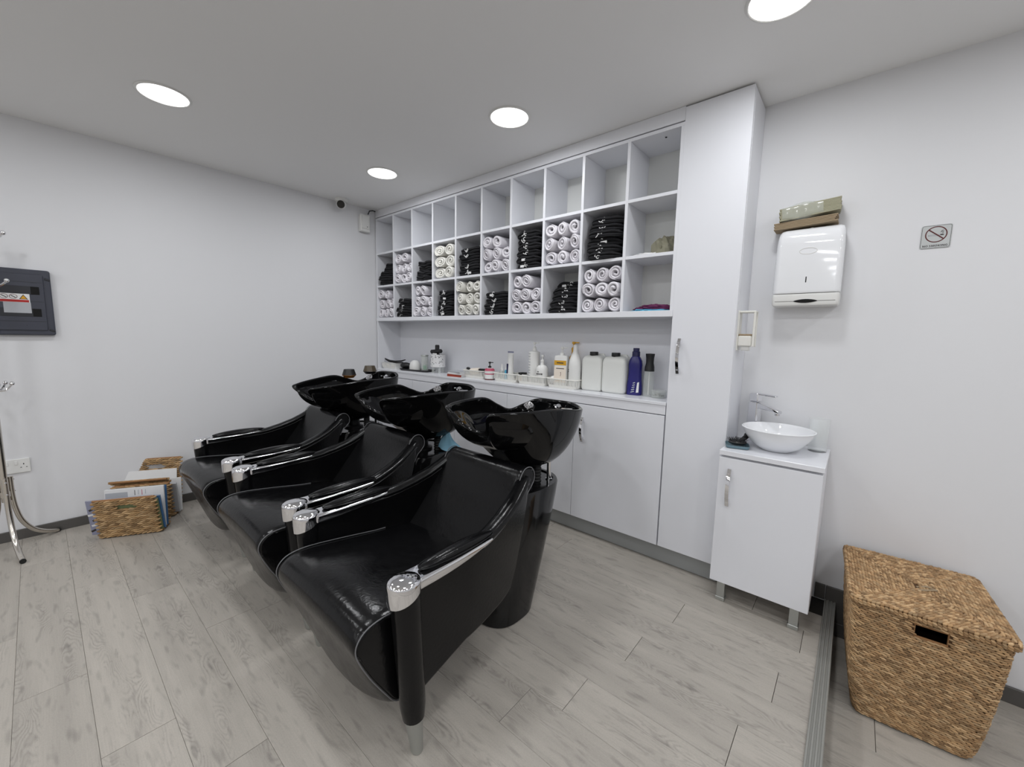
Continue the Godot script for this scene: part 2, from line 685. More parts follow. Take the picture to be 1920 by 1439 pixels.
var pk := 0
func plank(parent: Node3D, x0: float, x1: float, z0: float, z1: float, y: float, start: float) -> void:
	var g := 0.0003
	var e := 0.0008
	var b := MB.new()
	var a0 := x0 + e
	var a1 := x1 - e
	var c0 := z0 + g
	var c1 := z1 - g
	var bev := 0.0008
	var u0 := (x0 - start) / 1.235
	var u1 := (x1 - start) / 1.235
	var P := [Vector3(a0 + bev, y, c0 + bev), Vector3(a1 - bev, y, c0 + bev), Vector3(a1 - bev, y, c1 - bev), Vector3(a0 + bev, y, c1 - bev)]
	var Q := [Vector3(a0, y - bev, c0), Vector3(a1, y - bev, c0), Vector3(a1, y - bev, c1), Vector3(a0, y - bev, c1)]
	var R := [Vector3(a0, y - 0.008, c0), Vector3(a1, y - 0.008, c0), Vector3(a1, y - 0.008, c1), Vector3(a0, y - 0.008, c1)]
	var fl := pk % 3 == 1
	var U := [Vector2(u0, 0.01), Vector2(u1, 0.01), Vector2(u1, 0.99), Vector2(u0, 0.99)]
	if fl:
		U = [Vector2(1 - u0, 0.99), Vector2(1 - u1, 0.99), Vector2(1 - u1, 0.01), Vector2(1 - u0, 0.01)]
	b.quad_uv(P[3], P[2], P[1], P[0], U[3], U[2], U[1], U[0])
	for i in 4:
		var j := (i + 1) % 4
		b.quad_uv(P[i], P[j], Q[j], Q[i], U[i], U[j], U[j], U[i])
		b.quad_uv(Q[i], Q[j], R[j], R[i], U[i], U[j], U[j], U[i])
	part(parent, "plank", b.mesh(20.0), M["wood_%d" % ((pk * 7 + pk / 5) % 5)])
	pk += 1


const SX0 := 0.02
const PITCH := 0.2922
const SD := 0.267
const YB := 1.428      # underside of the cubby unit
const YS := [1.462, 1.776, 2.09, 2.404]   # top of each board (the last: underside of the top board)
const CT := 0.953      # counter top

func shelving() -> void:
	var s := thing("cubby_shelf", "white wall shelving of thirty square cubbies above the counter", "shelf", T(0, 0, 0))
	for k in 11:
		var x := SX0 + PITCH * k
		var h := 0.009
		part(s, "divider" if k > 0 and k < 10 else "side_panel", bx(x - h, x + h, YS[0], 2.404, 0.004, SD, 0.0008), M.white_board)
	part(s, "bottom_board", bx(SX0 - 0.009, SX0 + PITCH * 10 + 0.009, YB, YS[0], 0.004, SD + 0.004, 0.001), M.white_board)
	for r in [1, 2]:
		for k in 10:
			part(s, "shelf_board", bx(SX0 + PITCH * k + 0.009, SX0 + PITCH * (k + 1) - 0.009, YS[r] - 0.018, YS[r], 0.004, SD - 0.001, 0.0008), M.white_board)
	part(s, "top_board", bx(SX0 - 0.009, SX0 + PITCH * 10 + 0.009, 2.404, 2.422, 0.004, SD, 0.0008), M.white_board)
	part(s, "back_panel", bx(SX0, SX0 + PITCH * 10, YB, 2.42, 0.0005, 0.004, 0.0), M.shelf_back)
	part(s, "cornice_board", bx(0.004, SX0 + PITCH * 10 + 0.007, 2.43, 2.499, 0.2, SD - 0.004, 0.001), M.white_board)
	# screw cap under the top board of the last cubby
	part(s, "screw_cap", MB.new().lathe([Vector2(0, -0.003), Vector2(0.005, -0.002), Vector2(0.006, 0.0)], 10, T(2.83, 2.403, 0.2)).mesh(), M.black_and_shade)


func handle(parent: Node3D, at: Transform3D, L: float) -> void:
	var pts: Array = []
	for k in 13:
		var t := float(k) / 12.0
		pts.append(at * Vector3(0, (t - 0.5) * L, 0.012 + 0.022 * sin(PI * t)))
	var b := MB.new()
	# flat bowed strip
	var rings: Array = []
	for k in 13:
		var t := float(k) / 12.0
		var y := (t - 0.5) * L
		var z := 0.008 + 0.024 * sin(PI * clampf(t, 0.0, 1.0))
		var w := 0.008
		rings.append(PackedVector3Array([at * Vector3(-w, y, z), at * Vector3(w, y, z), at * Vector3(w, y, z + 0.006), at * Vector3(-w, y, z + 0.006)]))
	b.loft(rings)
	b.box(at * Vector3(0, -0.36 * L, 0.011), Vector3(0.012, 0.016, 0.024), 0.001, at.basis)
	b.box(at * Vector3(0, 0.36 * L, 0.011), Vector3(0.012, 0.016, 0.024), 0.001, at.basis)
	part(parent, "handle", b.mesh(35.0), M.chrome)


func base_units() -> void:
	var where := ["base cabinet door in the far corner, hidden behind the wash chairs", "white base cabinet, second from the left wall, behind the far wash basin", "white base cabinet behind the middle wash basin", "white base cabinet between the middle and nearest wash basins", "white base cabinet right of the nearest wash basin, beside the tall cupboard"]
	for k in 5:
		var x0 := SX0 - 0.012 + 0.5872 * k
		var x1 := x0 + 0.5872
		var c := thing("base_cabinet", where[k], "cabinet", T(x0, 0, 0), "white base cabinets under the counter")
		part(c, "carcass", bx(0.001, 0.586, 0.106, 0.93, 0.002, SD - 0.021, 0.0), M.white_board)
		var d := part(c, "door", bx(0.0015, 0.5857, 0.112, 0.876, SD - 0.019, SD, 0.0012), M.white_board)
		handle(d, T(0.07 if k % 2 == 0 else 0.52, 0.715, SD), 0.16)
	var w := thing("countertop", "long white countertop under the cubbies", "countertop", T(0, 0, 0))
	part(w, "worktop", bx(0.004, SX0 + PITCH * 10 + 0.005, CT - 0.018, CT, 0.002, SD + 0.004, 0.0015), M.white_gloss)
	part(w, "apron_panel", bx(0.004, SX0 + PITCH * 10 + 0.003, 0.882, CT - 0.018, SD - 0.02, SD - 0.001, 0.001), M.white_board)
	single("splashback", bx(SX0 + 0.009, SX0 + PITCH * 10, CT, YB, 0.0005, 0.006, 0.0), M.white_board, "plain white back panel between the counter and the cubbies", "panel")
	single("end_panel", bx(SX0 - 0.009, SX0 + 0.009, CT, YB, 0.0005, SD, 0.0008), M.white_board, "narrow white end panel between counter and cubbies at the wall", "panel")
	single("cabinet_plinth", bx(0.012, 3.262, 0.004, 0.104, 0.205, 0.229, 0.001), M.plinth_grey, "grey plinth strip along the floor under the white cabinets", "plinth")


func tall_unit() -> void:
	var c := thing("tall_cupboard", "tall white cupboard reaching the ceiling beside the shelving", "cupboard", T(2.948, 0, 0))
	part(c, "carcass", bx(0.004, 0.314, 0.106, 2.488, 0.002, SD - 0.022, 0.001), M.white_board)
	var d := part(c, "door", bx(0.002, 0.3135, 0.112, 2.492, SD - 0.02, SD, 0.0015), M.white_board)
	handle(d, T(0.052, 1.215, SD), 0.19)


# ---------------------------------------------------------------- wash units
const ZC := 1.3
func V(x: float, y: float, z: float) -> Vector3:
	return Vector3(x, y, z - ZC)

func side_of(poly: Array, x0: float, x1: float, bev: float, steps := 3) -> MB:
	# polygon of (z, y) extruded along x
	var p := PackedVector2Array()
	for q in poly:
		p.append(Vector2(q.x - ZC, q.y))
	var at := Transform3D(Basis(Vector3(0, 0, 1), Vector3(0, 1, 0), Vector3(1, 0, 0)), Vector3.ZERO)
	return MB.new().extrude(p, x0, x1, bev, at, steps)

func along(line: Array, z: float) -> float:
	for i in line.size() - 1:
		if z <= line[i + 1].x:
			var t: float = (z - line[i].x) / (line[i + 1].x - line[i].x)
			return lerpf(line[i].y, line[i + 1].y, clampf(t, 0.0, 1.0))
	return line[line.size() - 1].y

func turn_in(z: float) -> float:
	return -0.08 * pow(clampf((1.62 - z) / 0.42, 0.0, 1.0), 1.5)

func path_at(x: float, pts: Array) -> Array:
	var out: Array = []
	for q in pts:
		out.append(V(x, q.y, q.x))
	return out

func wash_units() -> void:
	var u := make_wash_unit()
	var where := [
		["nearest shampoo chair with black leather seat and black tilting wash basin", 2.457],
		["middle shampoo chair with black basin, blue cloth hanging behind it", 1.66],
		["far shampoo chair with black basin, beside the bare white wall", 0.80]]
	for k in 3:
		var o: Node3D = u if k == 0 else u.duplicate()
		if k > 0:
			o.name = numbered("shampoo_chair")
			add_child(o)
		o.position = Vector3(where[k][1], 0, ZC + [0.0, -0.012, -0.018][k])
		tag(o, where[k][0], "shampoo chair", "row of black shampoo chairs")
		if k > 0:
			# the basins tip forward on their stems by different amounts
			var pivot := V(0, 0.66, 0.95)
			var tip := Basis.from_euler(Vector3([0.0, 0.075, 0.145][k], 0, 0))
			o.get_node("basin").transform = Transform3D(tip, pivot - tip * pivot)
	# blue cloth on the pipe of the middle unit
	var b := MB.new()
	var rings: Array = []
	for k in 9:
		var t := float(k) / 8.0
		var R := PackedVector3Array()
		for i in 24:
			var a := TAU * i / 24.0
			var rr := 0.018 + 0.055 * pow(t, 1.3)
			rr *= 1.0 + 0.22 * sin(3.0 * a + 4.0 * t) * t + 0.1 * sin(7.0 * a)
			R.append(Vector3(cos(a) * rr * 1.15, 0.0 - 0.1 * t - 0.012 * sin(2.0 * a + 1.0) * t, sin(a) * rr * 0.75))
		rings.append(R)
	b.loft(rings)
	single("cleaning_cloth", b.mesh(70.0), M.blue_cloth, "pale blue cloth hanging from the pipe below the middle wash basin", "cloth", T(1.66 + 0.135, 0.69, 0.87))


func make_wash_unit() -> Node3D:
	var u := thing("shampoo_chair", "", "shampoo chair")
	# seat cushion
	var prof: Array = spline([Vector2(1.41, 0.405), Vector2(1.6, 0.432), Vector2(1.78, 0.46), Vector2(1.9, 0.474), Vector2(1.965, 0.468), Vector2(1.998, 0.446), Vector2(2.01, 0.415), Vector2(2.0, 0.375), Vector2(1.965, 0.3), Vector2(1.915, 0.215), Vector2(1.888, 0.176), Vector2(1.86, 0.164), Vector2(1.8, 0.176), Vector2(1.64, 0.23), Vector2(1.48, 0.275), Vector2(1.42, 0.32)], 4, true)
	var sb := MB.new()
	var rings: Array = []
	var nx := 15
	for k in nx + 1:
		var t := float(k) / nx * 2.0 - 1.0
		var x := 0.288 * signf(t) * (1.0 - pow(1.0 - absf(t), 1.6))
		var edge := clampf((absf(x) - 0.262) / 0.026, 0.0, 1.0)
		var ins := 0.014 * (1.0 - sqrt(maxf(0.0, 1.0 - edge * edge)))
		var R := PackedVector3Array()
		var c := Vector2(1.78, 0.34)
		for q in prof:
			var p: Vector2 = q
			var d := (p - c).normalized()
			p -= d * ins
			# crowned top
			if p.y > 0.38:
				p.y += 0.012 * (1.0 - pow(x / 0.288, 2.0)) * clampf((p.y - 0.38) / 0.05, 0.0, 1.0)
			# the nose and belly bow out and down towards the middle
			var sag := 1.0 - pow(absf(x) / 0.288, 2.4)
			if p.x > 1.55 and p.y < 0.36:
				var g := clampf((0.36 - p.y) / 0.19, 0.0, 1.0)
				p.y -= 0.062 * sag * g
				p.x += 0.026 * sag * g * clampf((p.x - 1.7) / 0.15, 0.0, 1.0)
			R.append(V(x, p.y, p.x))
		rings.append(R)
	sb.loft(rings)
	var seat := part(u, "seat", sb.mesh(50.0), M.leather)
	for s in [-1.0, 1.0]:
		var pts: Array = []
		for q in prof:
			if q.x > 1.5:
				pts.append(V(s * 0.2855, 0.34 + (q.y - 0.34) * 0.985 + 0.002, 1.78 + (q.x - 1.78) * 0.985 + 0.002))
		part(seat, "piping", MB.new().tube(pts, 0.002, 6).mesh(), M.piping)
	# backrest with a rolled top
	var bp: Array = spline([Vector2(1.455, 0.38), Vector2(1.415, 0.44), Vector2(1.36, 0.52), Vector2(1.3, 0.605), Vector2(1.255, 0.675), Vector2(1.228, 0.722), Vector2(1.2, 0.742), Vector2(1.165, 0.738), Vector2(1.142, 0.71), Vector2(1.142, 0.675), Vector2(1.165, 0.65), Vector2(1.2, 0.62), Vector2(1.27, 0.5), Vector2(1.34, 0.38), Vector2(1.4, 0.32)], 4, true)
	var bb := MB.new()
	rings = []
	for k in nx + 1:
		var t := float(k) / nx * 2.0 - 1.0
		var e := signf(t) * (1.0 - pow(1.0 - absf(t), 1.6))
		var R := PackedVector3Array()
		for q in bp:
			var p: Vector2 = q
			var w := lerpf(0.297, 0.242, clampf((p.y - 0.36) / 0.3, 0.0, 1.0))
			var edge := clampf((absf(e) - 0.92) / 0.08, 0.0, 1.0)
			var ins := 0.008 * (1.0 - sqrt(maxf(0.0, 1.0 - edge * edge)))
			var c := Vector2(1.19, 0.695) if p.y > 0.62 else Vector2(1.31, 0.5)
			p -= (p - c).normalized() * ins
			# dished front
			p.x -= 0.022 * (1.0 - e * e) * clampf((0.7 - p.y) / 0.12, 0.0, 1.0)
			R.append(V(e * w, p.y, p.x))
		rings.append(R)
	bb.loft(rings, false)
	var cp := PackedVector2Array()
	for q in bp:
		cp.append(q)
	var idx := Geometry2D.triangulate_polygon(cp)
	for k in [0, nx]:
		var R: PackedVector3Array = rings[k]
		for i in range(0, idx.size(), 3):
			var a: Vector3 = R[idx[i]]
			var n: Vector3 = (R[idx[i + 1]] - a).cross(R[idx[i + 2]] - a)
			if (n.x > 0.0) == (k == nx):
				bb.tri(a, R[idx[i + 1]], R[idx[i + 2]])
			else:
				bb.tri(a, R[idx[i + 2]], R[idx[i + 1]])
	var back := part(u, "backrest", bb.mesh(50.0), M.leather)
	for s in [-1.0, 1.0]:
		var pts: Array = []
		for i in range(4, 46):
			var q: Vector2 = bp[i]
			var w := lerpf(0.297, 0.242, clampf((q.y - 0.36) / 0.3, 0.0, 1.0))
			pts.append(V(s * (w - 0.001), q.y, q.x))
		part(back, "piping", MB.new().tube(pts, 0.002, 6).mesh(), M.piping)
	# arms
	var top_line := [Vector2(1.2, 0.694), Vector2(1.22, 0.69), Vector2(1.26, 0.664), Vector2(1.32, 0.632), Vector2(1.4, 0.603), Vector2(1.48, 0.582), Vector2(1.54, 0.573), Vector2(1.7, 0.567), Vector2(1.858, 0.562)]
	var low_line := [Vector2(1.2, 0.672), Vector2(1.22, 0.61), Vector2(1.265, 0.48), Vector2(1.32, 0.352), Vector2(1.36, 0.29), Vector2(1.41, 0.277), Vector2(1.5, 0.27), Vector2(1.64, 0.258), Vector2(1.858, 0.19)]
	for s in [-1.0, 1.0]:
		var slices: Array = []
		for i in 34:
			var z := lerpf(1.2, 1.856, float(i) / 33.0)
			var yt := along(top_line, z)
			var yb := along(low_line, z)
			var hw := 0.025 * (0.6 if i == 0 else 1.0)
			var R := PackedVector3Array()
			for q in rrect(hw * 2.0, yt - yb, minf(0.014, (yt - yb) * 0.45), 3):
				R.append(V(s * (0.317 + turn_in(z) + q.x), (yt + yb) * 0.5 + q.y, z))
			slices.append(R)
		part(u, "arm_panel", MB.new().loft(slices).mesh(50.0), M.leather)
		# outer seam cord along the arm's upper and rear edge
		var seam: Array = []
		for i in 16:
			var z := lerpf(1.55, 1.205, float(i) / 15.0)
			seam.append(V(s * (0.3415 + turn_in(z)), along(top_line, z) - 0.012, z))
		# rear roll of the arm
		var roll: Array = []
		for i in 22:
			var z := lerpf(1.56, 1.205, float(i) / 21.0)
			roll.append(V(s * (0.317 + turn_in(z)), along(top_line, z) + 0.004, z))
		var rr: Array = []
		for i in roll.size():
			var t := float(i) / (roll.size() - 1)
			rr.append(lerpf(0.03, 0.034, sin(PI * t)) * (0.7 if i == 0 else 1.0))
		var rp := part(u, "arm_roll", MB.new().tube(roll, rr, 14, true, 0.55).mesh(60.0), M.leather)
		part(rp, "piping", MB.new().tube(seam, 0.002, 6).mesh(), M.piping)
		# chrome trim that carries the pad, tapering to the rear
		var tr: Array = []
		for i in 13:
			var t := float(i) / 12.0
			var z := lerpf(1.85, 1.525, t)
			var y := 0.581 - 0.004 * t + 0.008 * t * t
			var hh := lerpf(0.036, 0.01, pow(t, 2.6))
			var w := lerpf(0.0395, 0.034, t * t)
			var R := PackedVector3Array()
			for q in rrect(w * 2.0, hh, minf(0.009, hh * 0.45), 3):
				R.append(V(s * 0.32 + q.x, y - hh * 0.5 + 0.006 + q.y, z))
			tr.append(R)
		part(u, "arm_trim", MB.new().loft(tr).mesh(50.0), M.chrome)
		# padded armrest
		var pad: Array = []
		for i in 17:
			var t := float(i) / 16.0
			var z := lerpf(1.815, 1.5, t)
			var y := 0.594 + 0.003 * sin(PI * t)
			var f := pow(sin(PI * clampf(t * 0.97 + 0.015, 0.0, 1.0)), 0.38)
			var R := PackedVector3Array()
			for a in 14:
				var q := TAU * a / 14.0
				R.append(V(s * 0.32 + cos(q) * 0.029 * f, y + sin(q) * 0.0185 * f, z))
			pad.append(R)
		var pd := part(u, "armrest_pad", MB.new().loft(pad).mesh(60.0), M.leather)
		var pl: Array = []
		for i in 24:
			var q := TAU * i / 24.0
			pl.append(V(s * 0.32 + 0.03 * signf(cos(q)) * pow(absf(cos(q)), 0.6), 0.595, 1.6575 + 0.158 * sin(q)))
		part(pd, "piping", MB.new().tube(pl, 0.0028, 6, false, 1.0, Vector3.UP, true).mesh(), M.leather)
		# leather front post, chrome cap and foot
		var pr: Array = []
		for i in 11:
			var t := float(i) / 10.0
			var y := lerpf(0.13, 0.57, t)
			var R := PackedVector3Array()
			var r := lerpf(0.037, 0.045, t) * (1.0 - 0.12 * (1.0 if i == 0 else 0.0))
			for a in 20:
				var q := TAU * a / 20.0
				R.append(V(s * lerpf(0.332, 0.328, t) + cos(q) * r, y, lerpf(1.85, 1.876, t) + sin(q) * r * 1.04))
			pr.append(R)
		part(u, "front_post", MB.new().loft(pr).mesh(50.0), M.leather)
		var cr: Array = []
		for q in [[0.0445, -0.056, 0.7], [0.047, -0.056, 0.7], [0.0475, -0.01, 0.0], [0.047, 0.004, 0.0], [0.043, 0.011, 0.0], [0.033, 0.016, 0.0], [0.016, 0.0185, 0.0]]:
			var R := PackedVector3Array()
			for a in 24:
				var g := TAU * a / 24.0
				# the lower lip rises towards the rear
				var lift := 0.04 * (0.5 - 0.5 * sin(g)) * (1.0 if q[2] > 0.0 else 0.0)
				R.append(V(s * 0.328 + cos(g) * q[0], 0.579 + q[1] + lift, 1.877 + sin(g) * q[0] * 1.08))
			cr.append(R)
		part(u, "post_cap", MB.new().loft(cr).mesh(38.0), M.chrome)
		var lr: Array = []
		for q in [[0.0, 0.017], [0.004, 0.019], [0.07, 0.0235], [0.135, 0.0285]]:
			var R := PackedVector3Array()
			for a in 18:
				var g := TAU * a / 18.0
				R.append(V(s * 0.332 + cos(g) * q[1], q[0], lerpf(1.838, 1.85, q[0] / 0.13) + sin(g) * q[1]))
			lr.append(R)
		part(u, "leg", MB.new().loft(lr).mesh(45.0), M.satin_aluminium)
	# beam that ties the chair to the pedestal
	part(u, "underframe", MB.new().box(V(0, 0.3, 1.3), Vector3(0.3, 0.06, 0.3), 0.006).mesh(), M.black_plastic)
	# pedestal
	var ped := MB.new()
	rings = []
	for q in [[0.0, 0.2, 0.985, 1.305], [0.004, 0.204, 0.98, 1.31], [0.1, 0.21, 0.95, 1.3], [0.25, 0.214, 0.895, 1.275], [0.4, 0.212, 0.835, 1.24], [0.52, 0.206, 0.785, 1.205], [0.575, 0.202, 0.765, 1.19], [0.585, 0.197, 0.77, 1.185], [0.585, 0.18, 0.786, 1.169], [0.578, 0.176, 0.79, 1.165]]:
		var R := PackedVector3Array()
		for a in 48:
			var g := TAU * a / 48.0
			var ex := 0.62 if sin(g) > 0.0 else 0.86
			var x: float = signf(cos(g)) * pow(absf(cos(g)), ex) * q[1]
			var z: float = (q[2] + q[3]) * 0.5 + signf(sin(g)) * pow(absf(sin(g)), ex) * (q[3] - q[2]) * 0.5
			R.append(V(x, q[0], z))
		rings.append(R)
	ped.loft(rings)
	part(u, "pedestal", ped.mesh(38.0), M.black_gloss)
	# stem, hose and pipe between pedestal and basin
	part(u, "swivel_stem", MB.new().lathe([Vector2(0, 0.575), Vector2(0.07, 0.575), Vector2(0.07, 0.59), Vector2(0.045, 0.6), Vector2(0.042, 0.64), Vector2(0.075, 0.665), Vector2(0.075, 0.69), Vector2(0, 0.69)], 24, T(0, 0, 0.98 - ZC)).mesh(), M.black_plastic)
	var hose: Array = []
	for i in 12:
		hose.append(Vector2(0.024 if i % 2 == 0 else 0.019, 0.58 + 0.008 * i))
	part(u, "waste_hose", MB.new().lathe(hose, 18, T(0.095, 0, 0.925 - ZC)).mesh(25.0), M.rubber)
	part(u, "water_pipe", MB.new().lathe([Vector2(0, 0.575), Vector2(0.017, 0.575), Vector2(0.017, 0.583), Vector2(0.0115, 0.585), Vector2(0.0115, 0.69), Vector2(0, 0.69)], 16, T(0.128, 0, 0.865 - ZC)).mesh(), M.chrome)
	make_basin(u)
	return u


func make_basin(u: Node3D) -> void:
	# rim: (x, y, z), clockwise from the neck rest
	var rim: Array = spline([
		Vector3(0, 0.872, 1.262), Vector3(0.075, 0.895, 1.283), Vector3(0.128, 0.968, 1.33), Vector3(0.168, 0.978, 1.288), Vector3(0.218, 0.976, 1.17), Vector3(0.248, 0.968, 0.97), Vector3(0.246, 0.944, 0.79), Vector3(0.19, 0.934, 0.665), Vector3(0.09, 0.944, 0.605),
		Vector3(-0.03, 0.943, 0.595), Vector3(-0.14, 0.94, 0.622), Vector3(-0.192, 0.912, 0.69), Vector3(-0.225, 0.888, 0.775), Vector3(-0.244, 0.922, 0.86), Vector3(-0.25, 0.97, 0.97), Vector3(-0.218, 0.978, 1.16), Vector3(-0.168, 0.978, 1.288), Vector3(-0.128, 0.968, 1.33), Vector3(-0.075, 0.895, 1.283)], 6, true)
	var n := rim.size()
	var cen := Vector3(0, 0, 0.945)
	var rings: Array = []
	# outside, from the foot up
	var steps := 12
	for k in steps + 1:
		var s := 1.0 - float(k) / steps
		var R := PackedVector3Array()
		for p in rim:
			var foot := Vector3(0, 0.652, 0.945) + Vector3(p.x * 0.36, 0, (p.z - 0.945) * lerpf(0.34, 0.21, clampf((p.z - 1.0) / 0.25, 0.0, 1.0)))
			var f := sqrt(maxf(0.0, 1.0 - pow(s, 2.1)))
			f = lerpf(f, 1.0 - s, lerpf(0.18, 0.95, clampf((p.z - 0.98) / 0.25, 0.0, 1.0)))
			var y := lerpf(p.y - 0.007, 0.652, s)
			R.append(V(lerpf(foot.x, p.x, f), y, lerpf(foot.z, p.z, f)))
		rings.append(R)
	# rolled lip
	for q in [[0.0, -0.003], [0.004, 0.001], [0.011, 0.0025], [0.018, 0.001], [0.022, -0.003], [0.023, -0.008]]:
		var R := PackedVector3Array()
		for p in rim:
			var d: Vector3 = Vector3(p.x, 0, p.z - 0.945)
			d = d.normalized()
			R.append(V(p.x - d.x * q[0], p.y + q[1], p.z - d.z * q[0]))
		rings.append(R)
	# inside
	for k in range(1, steps + 1):
		var s := float(k) / steps
		var R := PackedVector3Array()
		for p in rim:
			var d: Vector3 = Vector3(p.x, 0, p.z - 0.945)
			d = d.normalized()
			var q: Vector3 = p - d * 0.023
			var f := sqrt(maxf(0.0, 1.0 - pow(s, 2.3)))
			var y := lerpf(p.y - 0.008, 0.735, s)
			var fx := lerpf(0.08, 1.0, f)
			R.append(V(q.x * fx, y, 0.93 + (q.z - 0.93) * fx))
		rings.append(R)
	var b := part(u, "basin", MB.new().loft(rings).mesh(70.0), M.ceramic_black)
	# neck-rest gasket, shower head, hose holder and mixer
	var sh := MB.new()
	var at := Transform3D(Basis.from_euler(Vector3(0.75, 0.5, 0)), V(-0.115, 0.91, 0.735))
	sh.lathe([Vector2(0, -0.02), Vector2(0.012, -0.02), Vector2(0.02, -0.006), Vector2(0.027, 0.0), Vector2(0.028, 0.006), Vector2(0.024, 0.012), Vector2(0, 0.013)], 18, at)
	part(b, "shower_head", sh.mesh(40.0), M.chrome)
	var noz := MB.new()
	for i in 6:
		var a := TAU * i / 6.0
		noz.lathe([Vector2(0, 0.012), Vector2(0.003, 0.012), Vector2(0.002, 0.016), Vector2(0, 0.016)], 6, at * T(cos(a) * 0.015, 0, sin(a) * 0.015))
	part(b, "nozzle", noz.mesh(), M.black_plastic)
	part(b, "shower_hose", MB.new().tube([V(-0.13, 0.895, 0.725), V(-0.15, 0.87, 0.71), V(-0.14, 0.84, 0.7)], 0.008, 10).mesh(), M.chrome)
	var mx := MB.new()
	mx.lathe([Vector2(0, 0), Vector2(0.022, 0.0), Vector2(0.02, 0.02), Vector2(0.017, 0.035), Vector2(0, 0.038)], 16, Transform3D(Basis.from_euler(Vector3(0.7, 0, 0)), V(0.05, 0.9, 0.665)))
	mx.box(V(0.05, 0.93, 0.7), Vector3(0.014, 0.007, 0.055), 0.002, Basis.from_euler(Vector3(-0.25, 0.2, 0)))
	part(b, "mixer_tap", mx.mesh(40.0), M.chrome)
	part(b, "tap_cover", MB.new().box(V(0.13, 0.925, 0.72), Vector3(0.06, 0.006, 0.02), 0.002, Basis.from_euler(Vector3(0, 0.5, 0))).mesh(), M.chrome)


